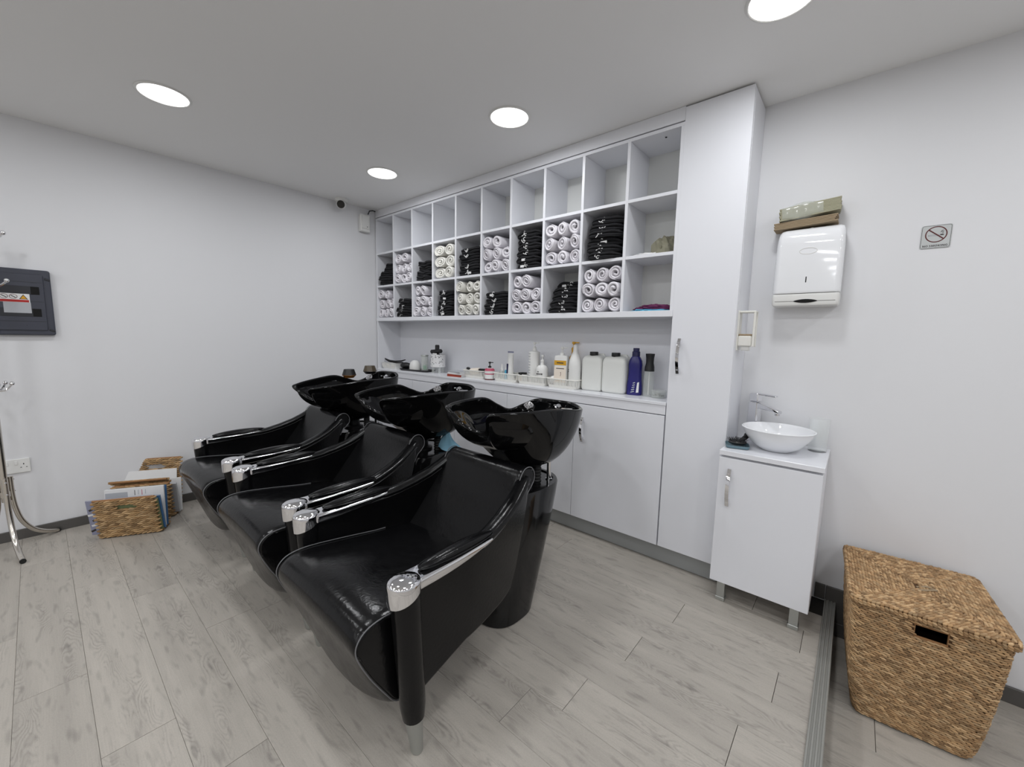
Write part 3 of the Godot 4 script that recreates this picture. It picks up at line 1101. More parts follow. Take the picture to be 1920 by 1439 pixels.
# ---------------------------------------------------------------- vanity and wall fittings
func vanity() -> void:
	var x0 := 3.266
	var x1 := 3.672
	var F := 0.4
	var c := thing("vanity_cabinet", "small white washbasin cabinet on short legs beside the tall cupboard", "cabinet", T(x0, 0, 0))
	var w := x1 - x0
	part(c, "carcass", bx(0.0, w, 0.105, 0.745, 0.002, F - 0.02, 0.001), M.white_board)
	var d := part(c, "door", bx(0.001, w - 0.001, 0.106, 0.742, F - 0.018, F, 0.0015), M.white_board)
	handle(d, T(0.052, 0.6, F), 0.185)
	part(c, "top_board", bx(-0.001, w + 0.003, 0.752, 0.776, 0.002, F + 0.002, 0.0015), M.white_gloss)
	for q in [[0.05, 0.36], [0.355, 0.36], [0.05, 0.06], [0.355, 0.06]]:
		var l := part(c, "leg", bx(q[0] - 0.018, q[0] + 0.018, 0.016, 0.106, q[1] - 0.018, q[1] + 0.018, 0.001), M.satin_aluminium)
		part(l, "foot", bx(q[0] - 0.021, q[0] + 0.021, 0.0, 0.018, q[1] - 0.021, q[1] + 0.021, 0.0015), M.satin_aluminium)
	# bowl basin
	var Y := 0.776
	var prof: Array = [Vector2(0, 0), Vector2(0.062, 0), Vector2(0.068, 0.004)]
	for p in spline([Vector2(0.068, 0.004), Vector2(0.1, 0.026), Vector2(0.132, 0.063), Vector2(0.15, 0.1), Vector2(0.1535, 0.106), Vector2(0.15, 0.1085), Vector2(0.144, 0.104), Vector2(0.124, 0.066), Vector2(0.09, 0.032), Vector2(0.04, 0.016), Vector2(0.0, 0.013)], 5):
		prof.append(p)
	var b := thing("washbasin", "round white porcelain bowl washbasin on the small cabinet", "washbasin", T(3.472, Y, 0.205))
	part(b, "bowl", MB.new().lathe(prof, 48).mesh(50.0), M.porcelain)
	part(b, "drain", MB.new().lathe([Vector2(0, 0.016), Vector2(0.02, 0.016), Vector2(0.022, 0.013)], 18).mesh(), M.chrome)
	# tap, turned towards the bowl
	var t := thing("basin_tap", "chrome single-lever mixer tap behind the washbasin", "tap", T(3.344, Y, 0.062, -0.4))
	var body: Array = []
	for q in [[0.0, 0.03, 0.024], [0.1, 0.027, 0.022], [0.19, 0.026, 0.021], [0.205, 0.026, 0.021]]:
		var R := PackedVector3Array()
		for p in rrect(q[1] * 2, q[2] * 2, 0.008, 3):
			R.append(Vector3(p.x, q[0], p.y))
		body.append(R)
	part(t, "body", MB.new().loft(body).mesh(40.0), M.chrome)
	var sp: Array = []
	for q in [[0.015, 0.192, 0.018, 0.016], [0.06, 0.186, 0.018, 0.012], [0.11, 0.176, 0.017, 0.009], [0.13, 0.171, 0.016, 0.007]]:
		var R := PackedVector3Array()
		for p in rrect(q[2] * 2, q[3] * 2, 0.005, 3):
			R.append(Vector3(q[0], q[1] + p.y, p.x))
		sp.append(R)
	part(t, "spout", MB.new().loft(sp).mesh(40.0), M.chrome)
	part(t, "aerator", MB.new().lathe([Vector2(0, 0), Vector2(0.011, 0), Vector2(0.011, 0.014), Vector2(0, 0.014)], 14, T(0.117, 0.154, 0)).mesh(), M.chrome)
	part(t, "lever_base", MB.new().box(Vector3(0.0, 0.232, 0), Vector3(0.05, 0.046, 0.042), 0.006, Basis.from_euler(Vector3(0, 0, 0.06))).mesh(), M.chrome)
	part(t, "lever", MB.new().box(Vector3(0.058, 0.251, 0), Vector3(0.1, 0.008, 0.026), 0.003, Basis.from_euler(Vector3(0, 0, -0.03))).mesh(), M.chrome)
	# tumbler
	var g := MB.new().lathe([Vector2(0, 0.0), Vector2(0.036, 0.0), Vector2(0.038, 0.003), Vector2(0.0425, 0.16), Vector2(0.0415, 0.1605), Vector2(0.04, 0.16), Vector2(0.0355, 0.01), Vector2(0, 0.009)], 32)
	single("glass_tumbler", g.mesh(35.0), M.glass, "clear empty drinking glass beside the washbasin", "glass", T(3.626, Y, 0.085))
	# hairbrush lying on a blue dish
	var dish := MB.new()
	var dr: Array = []
	for q in [[0.088, 0.082, 0.0, 0.012], [0.1, 0.094, 0.004, 0.014], [0.106, 0.1, 0.016, 0.016], [0.102, 0.096, 0.0165, 0.016], [0.092, 0.086, 0.007, 0.012]]:
		var R := PackedVector3Array()
		for p in rrect(q[0], q[1], q[3], 4):
			R.append(Vector3(p.x, q[2], p.y))
		dr.append(R)
	dish.loft(dr)
	single("soap_dish", dish.mesh(40.0), M.dish_blue, "blue-grey square dish under the black hairbrush", "dish", T(3.318, Y, 0.288, 0.25))
	var hb := thing("hairbrush", "black hairbrush with stiff bristles lying on the blue dish", "hairbrush", T(3.318, Y + 0.012, 0.288, 0.3))
	part(hb, "head", MB.new().ball(Vector3(0, 0.014, 0), Vector3(0.042, 0.014, 0.034), 18, 8).mesh(), M.black_plastic)
	part(hb, "grip", MB.new().tube([Vector3(0.02, 0.016, -0.03), Vector3(0.045, 0.03, -0.07), Vector3(0.05, 0.034, -0.11)], [0.011, 0.012, 0.009], 12).mesh(), M.rubber)
	var br := MB.new()
	for i in 90:
		var a := rng.randf() * TAU
		var q := sqrt(rng.randf())
		var p := Vector3(cos(a) * q * 0.038, 0.02, sin(a) * q * 0.031)
		var e := p + Vector3(p.x * 0.45, 0.014 * (1.2 - q) + 0.006, p.z * 0.45)
		br.tube([p, e], [0.0009, 0.0007], 4)
	var bo := part(hb, "bristles", br.mesh(), M.black_plastic)
	bo.set_meta("kind", "stuff")


func wall_fittings() -> void:
	# paper towel dispenser
	var d := thing("paper_towel_dispenser", "white wall-mounted paper towel dispenser above the washbasin", "dispenser", T(3.515, 1.478, 0.0))
	var cover: Array = []
	for q in [[0.060, 0.264, 0.122], [0.07, 0.267, 0.126], [0.2, 0.265, 0.126], [0.29, 0.262, 0.1245], [0.325, 0.258, 0.119], [0.348, 0.252, 0.108], [0.363, 0.244, 0.092], [0.372, 0.226, 0.068], [0.374, 0.2, 0.05]]:
		var R := PackedVector3Array()
		var w: float = q[1] / 2
		var dd: float = q[2]
		for p in [Vector2(-w, 0.002), Vector2(w, 0.002)]:
			R.append(Vector3(p.x, q[0], p.y))
		for k in 7:
			var a := PI * 0.5 * k / 6.0
			R.append(Vector3(w - 0.024 + cos(a) * 0.024, q[0], dd - 0.024 + sin(a) * 0.024))
		for k in 7:
			var a := PI * 0.5 + PI * 0.5 * k / 6.0
			R.append(Vector3(-w + 0.024 + cos(a) * 0.024, q[0], dd - 0.024 + sin(a) * 0.024))
		cover.append(R)
	var cv := part(d, "cover", MB.new().loft(cover).mesh(45.0), M.porcelain)
	part(cv, "oval_badge", MB.new().tube(oval(0.034, 0.0145, 28), 0.0012, 6, false, 1.0, Vector3.UP, true).mesh(), M.white_plastic, T(-0.002, 0.255, 0.1256, 0, 0.0))
	part(cv, "level_window", bx(-0.0025, 0.0025, 0.108, 0.136, 0.117, 0.1266, 0.001), M.black_and_shade)
	part(cv, "lock", MB.new().lathe([Vector2(0, 0), Vector2(0.006, 0), Vector2(0.006, 0.004), Vector2(0, 0.005)], 12, T(0.0, 0.366, 0.075, 0, 0.5)).mesh(), M.white_plastic)
	var tray := smooth_tray()
	part(d, "tray", tray, M.white_plastic)
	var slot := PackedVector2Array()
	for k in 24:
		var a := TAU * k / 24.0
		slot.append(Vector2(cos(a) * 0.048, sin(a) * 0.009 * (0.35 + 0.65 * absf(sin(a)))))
	part(d, "outlet_slot_shade", MB.new().extrude(slot, 0.1185, 0.121, 0.0, T(0.005, 0.022, 0.0, 0, 0.0)).mesh(), M.black_and_shade)  # near-black plate on the tray stands in for the slot's shaded inside
	part(d, "outlet_line", bx(-0.118, 0.118, 0.0215, 0.0228, 0.118, 0.1208, 0.0), M.label_ink)
	# paper on top of it
	var loose := thing("paper_towel_stack", "tan stack of folded paper towels lying directly on the dispenser", "paper towels", Transform3D(Basis.from_euler(Vector3(0, 0.0, 0.045)), Vector3(3.486, 1.857, 0.055)))
	for k in 5:
		part(loose, "folded_sheet", bx(-0.125 + 0.003 * (k % 2), 0.125 - 0.004 * ((k * 3) % 4), 0.0065 * k, 0.0065 * k + 0.006, -0.045, 0.045, 0.0015), M.paper_towel_tan)
	var pack := thing("paper_towel_pack", "film-wrapped pack of grey paper towels leaning on the loose stack", "paper towels", Transform3D(Basis.from_euler(Vector3(0, 0.06, 0.1)), Vector3(3.497, 1.9, 0.058)))
	for k in 9:
		part(pack, "folded_sheet", bx(-0.118 + 0.003 * ((k * 2) % 3), 0.118 + 0.002 * (k % 3), 0.0065 * k, 0.0065 * k + 0.006, -0.046, 0.046, 0.0012), M.paper_towel)
	var fr: Array = []
	for k in 13:
		var t := float(k) / 12.0
		var R := PackedVector3Array()
		for a in 20:
			var q := TAU * a / 20.0
			var hh := 0.034 + 0.008 * sin(PI * t) + 0.003 * sin(9.0 * t + 3.0 * q)
			R.append(Vector3(lerpf(-0.105, 0.055, t), 0.03 + signf(sin(q)) * pow(absf(sin(q)), 0.55) * hh, signf(cos(q)) * pow(absf(cos(q)), 0.55) * (0.051 + 0.002 * sin(13.0 * t))))
		fr.append(R)
	part(pack, "plastic_film", MB.new().loft(fr, false).mesh(35.0), M.film)
	# soap bracket on the cupboard's side
	var s := thing("soap_bracket", "small empty ivory soap dispenser bracket on the tall cupboard's side", "bracket", T(3.2616, 1.255, 0.195))
	part(s, "back_plate", bx(0.0, 0.006, 0.0, 0.2, -0.035, 0.035, 0.002), M.ivory_plastic)
	part(s, "top_bar", bx(0.004, 0.078, 0.188, 0.198, -0.03, 0.03, 0.003), M.ivory_plastic)
	part(s, "outer_post", bx(0.068, 0.078, 0.02, 0.19, -0.03, -0.016, 0.002), M.ivory_plastic)
	part(s, "outer_post", bx(0.068, 0.078, 0.02, 0.19, 0.018, 0.03, 0.002), M.ivory_plastic)
	part(s, "pump_block", bx(0.005, 0.066, 0.022, 0.074, -0.03, 0.03, 0.005), M.ivory_plastic)
	part(s, "nozzle", bx(0.018, 0.058, 0.0, 0.024, -0.014, 0.02, 0.004), M.white_plastic)
	part(s, "push_button", bx(0.007, 0.064, 0.074, 0.084, -0.024, 0.024, 0.003), M.paper_towel_tan)
	# no smoking sign
	var g := thing("no_smoking_sign", "small square silver no smoking sign on the white wall", "sign", T(3.942, 1.762, 0.0005))
	part(g, "plate", MB.new().extrude(rrect(0.092, 0.097, 0.007), 0.0, 0.002, 0.0006, Transform3D.IDENTITY, 1).mesh(), M.sign_silver)
	part(g, "border", MB.new().tube(loop2(rrect(0.087, 0.092, 0.007)), 0.0006, 4, false, 1.0, Vector3.BACK, true).mesh(), M.label_ink, T(0, 0, 0.0022))
	part(g, "ring", MB.new().tube(oval(0.0315, 0.0315, 40), 0.0019, 6, false, 0.4, Vector3.BACK, true).mesh(), M.sign_red, T(0, 0.0095, 0.0024))
	part(g, "slash", MB.new().box(Vector3(0, 0.0095, 0.0028), Vector3(0.06, 0.004, 0.001), 0.0, Basis.from_euler(Vector3(0, 0, -0.72))).mesh(), M.sign_red)
	var cg := part(g, "cigarette", bx(-0.023, 0.011, 0.004, 0.0085, 0.002, 0.0026, 0.0), M.paper_grey)
	part(cg, "tip", bx(0.0125, 0.0225, 0.004, 0.009, 0.002, 0.0028, 0.0), M.label_ink)
	part(cg, "outline", bx(-0.0235, 0.0115, 0.0036, 0.0089, 0.002, 0.0023, 0.0), M.label_ink)
	part(cg, "smoke", MB.new().tube([Vector3(0.018, 0.012, 0.0025), Vector3(0.021, 0.017, 0.0025), Vector3(0.0155, 0.02, 0.0025), Vector3(0.013, 0.0165, 0.0025), Vector3(0.017, 0.0235, 0.0025), Vector3(0.0225, 0.0235, 0.0025)], 0.0011, 5, true, 0.4, Vector3.BACK).mesh(), M.label_ink)
	var tm := TextMesh.new()
	tm.text = "NO SMOKING"
	var sf := SystemFont.new()
	sf.font_names = PackedStringArray(["Droid Sans"])
	sf.font_weight = 700
	tm.font = sf
	tm.font_size = 32
	tm.pixel_size = 0.00036
	tm.depth = 0.0006
	var lt := part(g, "lettering", tm, M.label_ink, T(0, -0.0375, 0.0022))
	lt.scale = Vector3(1.03, 0.95, 1)
	# distribution board on the left wall
	var Lw := func(y: float, z: float) -> Transform3D:
		return T(-0.032 * z, y, z, -0.032 + PI / 2)
	# local x runs towards the back wall (-z)... the face looks into the room
	var e := thing("distribution_board", "dark slate electrical distribution board with a warning sticker", "electrical panel", Lw.call(1.444, 2.71))
	part(e, "frame", MB.new().extrude(rrect(0.55, 0.388, 0.012), 0.001, 0.03, 0.006, Transform3D.IDENTITY, 3).mesh(), M.slate_panel)
	part(e, "cover", MB.new().extrude(rrect(0.49, 0.33, 0.008), 0.03, 0.037, 0.003, Transform3D.IDENTITY, 2).mesh(), M.slate_panel)
	for y in [0.07, -0.06]:
		var row := part(e, "breaker_window", bx(-0.23, 0.2, y - 0.024, y + 0.024, 0.036, 0.0385, 0.001), M.slate_dark)
		part(row, "blank_plate", bx(0.192, 0.226, y - 0.023, y + 0.023, 0.037, 0.0392, 0.001), M.black_and_shade)
	for y in [0.118, 0.005, -0.112]:
		part(e, "groove", bx(-0.24, 0.24, y - 0.0012, y + 0.0012, 0.0365, 0.0376, 0.0), M.slate_dark)
	for q in [[0.262, 0.14], [0.262, -0.165]]:
		part(e, "corner_latch", MB.new().box(Vector3(q[0], q[1], 0.031), Vector3(0.024, 0.012, 0.006), 0.002, Basis.from_euler(Vector3(0, 0, -0.35))).mesh(), M.slate_dark)
	var st := part(e, "warning_sticker", bx(0.052, 0.172, -0.002, 0.048, 0.0385, 0.0392, 0.0), M.paper_white, T(0.014, 0, 0))
	part(st, "red_band", bx(0.058, 0.168, -0.001, 0.013, 0.0392, 0.0396, 0.0), M.red_print)
	part(st, "paper_slip", bx(0.07, 0.174, -0.064, -0.002, 0.0385, 0.0391, 0.0), M.paper_grey)
	for q in [0.075, 0.11]:
		part(st, "prohibition_ring", MB.new().tube(oval(0.0145, 0.0125, 22), 0.0012, 5, false, 0.4, Vector3.BACK, true).mesh(), M.sign_red, T(q, 0.0305, 0.0394))
		part(st, "prohibition_mark", MB.new().box(Vector3(q, 0.0305, 0.0394), Vector3(0.022, 0.004, 0.0006), 0.0, Basis.from_euler(Vector3(0, 0, -0.6))).mesh(), M.label_ink)
	part(st, "warning_triangle", MB.new().extrude(PackedVector2Array([Vector2(-0.017, -0.012), Vector2(0.017, -0.012), Vector2(0, 0.016)]), 0.0, 0.0005, 0.0, T(0.148, 0.0285, 0.0392)).mesh(), M.label_ink)
	part(st, "warning_fill", MB.new().extrude(PackedVector2Array([Vector2(-0.012, -0.0095), Vector2(0.012, -0.0095), Vector2(0, 0.0105)]), 0.0, 0.0005, 0.0, T(0.148, 0.0285, 0.0397)).mesh(), M.amber_print)
	# double socket
	var k := thing("wall_socket", "white double wall socket low on the left wall", "socket", Lw.call(0.459, 2.672))
	part(k, "plate", MB.new().extrude(rrect(0.147, 0.087, 0.005), 0.0005, 0.009, 0.003, Transform3D.IDENTITY, 2).mesh(), M.white_plastic)
	for s2 in [-1.0, 1.0]:
		part(k, "switch", bx(s2 * 0.018 - 0.006, s2 * 0.018 + 0.006, 0.008, 0.03, 0.008, 0.012, 0.001), M.white_plastic)
		var cx: float = s2 * 0.047
		var h := part(k, "earth_hole", bx(cx - 0.002, cx + 0.002, 0.006, 0.014, 0.0085, 0.0095, 0.0), M.black_and_shade)
		part(h, "pin_hole", bx(cx - 0.014, cx - 0.008, -0.012, -0.0085, 0.0085, 0.0095, 0.0), M.black_and_shade)
		part(h, "pin_hole", bx(cx + 0.008, cx + 0.014, -0.012, -0.0085, 0.0085, 0.0095, 0.0), M.black_and_shade)
	# camera in the corner
	var cc := thing("security_camera", "white dome security camera with a black lens on the ceiling corner", "camera", T(0.075, 2.4995, 0.64))
	part(cc, "base", MB.new().lathe([Vector2(0, 0), Vector2(0.056, 0), Vector2(0.056, -0.014), Vector2(0.05, -0.026), Vector2(0.0, -0.03)], 28).mesh(), M.white_plastic)
	part(cc, "ball", MB.new().ball(Vector3(0.004, -0.045, 0.004), Vector3(0.042, 0.042, 0.042), 24, 14).mesh(), M.white_plastic)
	var dir := Vector3(0.78, -0.32, 0.54).normalized()
	var bs := Basis.looking_at(-dir, Vector3.UP)
	part(cc, "lens", MB.new().extrude(PackedVector2Array(circle2(0.033, 24)), 0.0, 0.012, 0.003, Transform3D(bs, Vector3(0.004, -0.045, 0.004) + dir * 0.033), 2).mesh(), M.black_gloss)
	# alarm box beside it
	var al := thing("alarm_sensor", "white rectangular alarm box high on the wall beside the shelving", "alarm", Lw.call(2.352, 0.386))
	part(al, "case", MB.new().extrude(rrect(0.1, 0.16, 0.01), 0.001, 0.05, 0.008, Transform3D.IDENTITY, 3).mesh(), M.white_plastic)
	part(al, "front_cover", MB.new().extrude(rrect(0.076, 0.12, 0.006), 0.05, 0.056, 0.004, T(0, 0.008, 0), 2).mesh(), M.white_plastic)
	part(al, "sounder_hole", bx(0.012, 0.02, -0.038, -0.03, 0.0555, 0.0568, 0.001), M.black_and_shade)
	single("alarm_cable", MB.new().tube([Vector3(0.012, 2.445, 0.345), Vector3(0.03, 2.475, 0.34), Vector3(0.04, 2.484, 0.31), Vector3(0.045, 2.48, 0.285)], 0.005, 8).mesh(), M.black_plastic, "short black cable above the white alarm box", "cable")


func circle2(r: float, n: int) -> Array:
	var out: Array = []
	for k in n:
		out.append(Vector2(cos(TAU * k / n), sin(TAU * k / n)) * r)
	return out

func oval(a: float, b: float, n: int) -> Array:
	var out: Array = []
	for k in n:
		out.append(Vector3(cos(TAU * k / n) * a, sin(TAU * k / n) * b, 0))
	return out

func loop2(p: PackedVector2Array) -> Array:
	var out: Array = []
	for q in p:
		out.append(Vector3(q.x, q.y, 0))
	return out

func smooth_tray() -> Mesh:
	var R: Array = []
	for q in [[0.0, 0.25, 0.108], [0.003, 0.258, 0.114], [0.012, 0.264, 0.118], [0.046, 0.266, 0.1205], [0.056, 0.264, 0.1195], [0.058, 0.26, 0.117]]:
		var P := PackedVector3Array()
		for p in rrect(q[1], q[2], 0.014, 4):
			P.append(Vector3(p.x, q[0], p.y + q[2] / 2 + 0.001))
		R.append(P)
	return MB.new().loft(R).mesh(35.0)


# ---------------------------------------------------------------- towels
func roll_mesh(R: float, L: float, turns: float, ph: float) -> Mesh:
	var b := MB.new()
	var n := int(turns * 22)
	var t := (R - 0.005) / turns * 0.86
	var cs: Array = []
	for i in n + 1:
		var u := float(i) / n
		var a := ph + TAU * turns * u
		var r := lerpf(0.006, R - t * 0.5, minf(1.0, u * turns / (turns - 0.6))) * (1.0 + 0.03 * sin(2.0 * a + ph * 3.0) + 0.02 * sin(3.0 * a + ph))
		var d := Vector3(cos(a), sin(a), 0)
		var hw := t * 0.5 * (1.0 if i > 2 and i < n - 3 else 0.55)
		cs.append([d * (r - hw), d * r, d * (r + hw), 0.006 * sin(a * 1.0 + ph * 5.0)])
	for i in n:
		for f in [1.0, -1.0]:
			var z0: float = f * L * 0.5 + cs[i][3]
			var z1: float = f * L * 0.5 + cs[i + 1][3]
			var e: float = f * 0.004
			var A := [cs[i][0] + Vector3(0, 0, z0 - e), cs[i][1] + Vector3(0, 0, z0 + e * 0.6), cs[i][2] + Vector3(0, 0, z0 - e)]
			var B := [cs[i + 1][0] + Vector3(0, 0, z1 - e), cs[i + 1][1] + Vector3(0, 0, z1 + e * 0.6), cs[i + 1][2] + Vector3(0, 0, z1 - e)]
			for k in 2:
				if f > 0:
					b.quad(A[k], A[k + 1], B[k + 1], B[k])
				else:
					b.quad(A[k], B[k], B[k + 1], A[k + 1])
		for k in [0, 2]:
			var p0: Vector3 = cs[i][k]
			var p1: Vector3 = cs[i + 1][k]
			var zf0: float = L * 0.5 + cs[i][3] - 0.004
			var zf1: float = L * 0.5 + cs[i + 1][3] - 0.004
			var zb0: float = -L * 0.5 + cs[i][3] + 0.004
			var zb1: float = -L * 0.5 + cs[i + 1][3] + 0.004
			if k == 2:
				b.quad(p0 + Vector3(0, 0, zf0), p0 + Vector3(0, 0, zb0), p1 + Vector3(0, 0, zb1), p1 + Vector3(0, 0, zf1))
			else:
				b.quad(p0 + Vector3(0, 0, zf0), p1 + Vector3(0, 0, zf1), p1 + Vector3(0, 0, zb1), p0 + Vector3(0, 0, zb0))
	return b.mesh(75.0)

func fold_mesh(w: float, d: float, h: float, ph: float) -> Mesh:
	# two soft layers with a rounded front fold; origin at the middle of the underside's front
	var p := smooth_poly([Vector2(0, h * 0.02), Vector2(0.007, h * 0.12), Vector2(0.011, h * 0.28), Vector2(0.008, h * 0.43), Vector2(-0.004, h * 0.5), Vector2(0.008, h * 0.57), Vector2(0.012, h * 0.74), Vector2(0.007, h * 0.9), Vector2(-0.002, h * 0.99), Vector2(-d * 0.5, h), Vector2(-d, h * 0.9), Vector2(-d, h * 0.1), Vector2(-d * 0.5, 0.0)], 3)
	var at := Transform3D(Basis(Vector3(0, 0, 1), Vector3(0, 1, 0), Vector3(1, 0, 0)), Vector3.ZERO)
	var b := MB.new()
	var n := p.size()
	var rings: Array = []
	for k in 13:
		var t := float(k) / 12.0
		var x := (t - 0.5) * w
		var e := pow(absf(t - 0.5) * 2.0, 8.0)
		var R := PackedVector3Array()
		for q in p:
			var s := 1.0 - 0.55 * e
			R.append(Vector3(x, h * 0.5 + (q.y - h * 0.5) * s + 0.004 * sin(5.0 * t + ph) + 0.0025 * sin(11.0 * t + ph * 3.0), q.x - 0.02 * e + 0.009 * sin(4.0 * t + ph * 2.0) + 0.004 * sin(13.0 * t + ph + q.y * 90.0)))
		rings.append(R)
	b.loft(rings)
	return b.mesh(60.0)

func script_mesh(kind: int) -> Mesh:
	# looping white embroidery; about 7 cm long, seen on the front fold
	var b := MB.new()
	var strokes: Array
	if kind == 0:
		strokes = [[Vector2(0.016, 0.011), Vector2(0.006, 0.016), Vector2(-0.004, 0.011), Vector2(0.0, 0.003), Vector2(0.008, -0.004), Vector2(0.002, -0.012), Vector2(-0.008, -0.01), Vector2(-0.009, -0.003), Vector2(0.0, 0.0), Vector2(0.012, -0.002)], [Vector2(-0.016, 0.006), Vector2(-0.021, 0.001), Vector2(-0.016, -0.003)]]
	elif kind == 1:
		strokes = [[Vector2(-0.02, -0.01), Vector2(-0.008, -0.004), Vector2(0.002, 0.006), Vector2(0.004, 0.014), Vector2(-0.003, 0.014), Vector2(-0.002, 0.004), Vector2(0.006, -0.006), Vector2(0.014, -0.008), Vector2(0.019, -0.002), Vector2(0.014, 0.003), Vector2(0.008, -0.001)]]
	else:
		strokes = [[Vector2(-0.024, 0.004), Vector2(-0.012, -0.004), Vector2(0.0, 0.002), Vector2(0.009, 0.011), Vector2(0.015, 0.008), Vector2(0.01, -0.001), Vector2(0.0, -0.009), Vector2(-0.006, -0.005), Vector2(0.004, 0.0)]]
	for s in strokes:
		var pts: Array = []
		for q in spline(s, 5):
			pts.append(Vector3(q.x * 1.15, q.y * 1.25, 0.0))
		b.tube(pts, 0.0025, 5, true, 0.5, Vector3.BACK)
	return b.mesh()

func towels() -> void:
	var small: Array = []
	var big: Array = []
	for k in 4:
		small.append(roll_mesh(0.0437, 0.215, [1.9, 2.3, 2.0, 2.6][k], 1.3 * k))
	for k in 2:
		big.append(roll_mesh(0.064, 0.215, 2.6, 0.7 + 2.1 * k))
	var folds: Array = []
	for k in 4:
		folds.append(fold_mesh(0.236 - 0.006 * (k % 2), 0.21, 0.042, 1.9 * k))
	var scripts := [script_mesh(0), script_mesh(1), script_mesh(2)]
	var tagm := MB.new().box(Vector3.ZERO, Vector3(0.036, 0.016, 0.003), 0.0012).mesh()
	var shelf := ["lowest", "middle"]
	# white rolls: row, column, list of (x, y) in cell widths of a third, radius kind
	var piles := [[0, 0, 3, 8], [0, 2, 3, 8], [0, 4, 3, 9], [0, 6, 3, 8], [0, 8, 3, 9], [1, 1, 3, 8], [1, 3, 2, 6], [1, 5, 3, 8], [1, 7, 3, 9]]
	for q in piles:
		var x0: float = SX0 + PITCH * q[1] + 0.009
		var wi := PITCH - 0.018
		var y0: float = YS[q[0]]
		var per: int = q[2]
		var count: int = q[3]
		for i in count:
			var r := i / per
			var c := i % per
			var R := 0.0452 if per == 3 else 0.0625
			var hgap := wi / per
			var x := x0 + hgap * (c + 0.5) + rng.randf_range(-0.002, 0.002)
			var y: float = y0 + R + 0.001 + r * R * 2.01
			if per == 2:
				y = y0 + 0.047 + r * 0.091
			elif r > 0 and q[1] != 8:
				x += rng.randf_range(-0.005, 0.005)
			var z := SD - 0.117 + rng.randf_range(-0.014, 0.01)
			var names: Array = ["left", "middle", "right"] if per == 3 else ["left", "right"]
			var lab := "white rolled towel, %s row %s, in the cubby %s from left, %s shelf" % [["bottom", "second", "top"][r], names[c], ORD[q[1]], shelf[q[0]]]
			var m: Mesh = small[rng.randi() % 4] if per == 3 else big[i % 2]
			var tf := Transform3D(Basis.from_euler(Vector3(rng.randf_range(-0.03, 0.03), rng.randf_range(-0.05, 0.05), rng.randf() * TAU)), Vector3(x, y, z))
			if per == 2:
				tf = Transform3D(Basis.from_euler(Vector3(0, rng.randf_range(-0.04, 0.04), 0)).scaled(Vector3(1.04, 0.74, 1.0)), Vector3(x, y, z))
			single("towel_roll", m, M.towel_cream if q[1] in [3, 4] else M.towel_white, lab, "towel", tf, "white rolled towels in the cubbies")
	# black folded stacks: row, column, count, lettering places
	var stacks := [[0, 1, 4], [0, 3, 5], [0, 5, 4], [0, 7, 5], [1, 0, 5], [1, 2, 4], [1, 4, 5], [1, 6, 6], [1, 8, 6]]
	for si in stacks.size():
		var q: Array = stacks[si]
		var xc: float = SX0 + PITCH * (q[1] + 0.5)
		var y: float = YS[q[0]] + 0.0005
		for i in q[2]:
			var wob := rng.randf_range(-0.009, 0.009)
			var back: float = 0.004 * i + rng.randf_range(0.0, 0.03)
			if q[0] == 0 and q[1] == 7:
				back += 0.022 * i
			if q[0] == 1 and q[1] == 0 and i > 2:
				back += 0.04
			var place := "%s from bottom" % ORD[i]
			if i == q[2] - 1:
				place = "topmost"
			var o := single("folded_towel", folds[si % 4], M.towel_black, "black folded towel, %s, in the cubby %s from left, %s shelf" % [place, ORD[q[1]], shelf[q[0]]], "towel", Transform3D(Basis.from_euler(Vector3(0, rng.randf_range(-0.07, 0.07), 0)).scaled(Vector3(rng.randf_range(0.9, 1.0), 1.0, 1.0)), Vector3(xc + wob, y, SD + 0.002 - back)), "black folded towels in the cubbies")
			var plain: bool = q[0] == 1 and q[1] in [0, 2]
			if not plain and rng.randf() < 0.92:
				var e := part(o, "embroidery", scripts[rng.randi() % 3], M.thread_white, Transform3D(Basis.from_euler(Vector3(0, 0, rng.randf_range(-0.25, 0.25))), Vector3(-0.018 + rng.randf_range(-0.012, 0.016) + (0.035 if q[0] == 0 and q[1] == 7 else 0.0), 0.021, 0.0175)))
				e.set_meta("label", "white stitched lettering")
			if not plain and rng.randf() < 0.2:
				part(o, "care_label", tagm, M.thread_white, T(-0.015 + rng.randf_range(-0.03, 0.04), 0.018, 0.018, 0, 0, rng.randf_range(-0.1, 0.1)))
			y += 0.0428
	# cloths in the last column
	var xa := SX0 + PITCH * 9.0
	rumple("khaki_cloth", M.khaki_cloth, "crumpled khaki cloth in the last cubby of the middle shelf", T(xa + 0.2, YS[1], 0.16), Vector3(0.075, 0.1, 0.08), 7)
	rumple("white_cloth", M.paper_white, "flat white cloth lying before the khaki cloth, middle shelf", T(xa + 0.115, YS[1], 0.2), Vector3(0.085, 0.018, 0.05), 12)
	rumple("purple_cloth", M.purple_cloth, "dark purple cloth folded in the last cubby of the lowest shelf", T(xa + 0.155, YS[0] + 0.012, 0.165), Vector3(0.115, 0.03, 0.07), 3)
	rumple("aqua_cloth", M.aqua_cloth, "aqua blue cloth peeking out under the purple cloth", T(xa + 0.15, YS[0], 0.185), Vector3(0.12, 0.014, 0.075), 9)

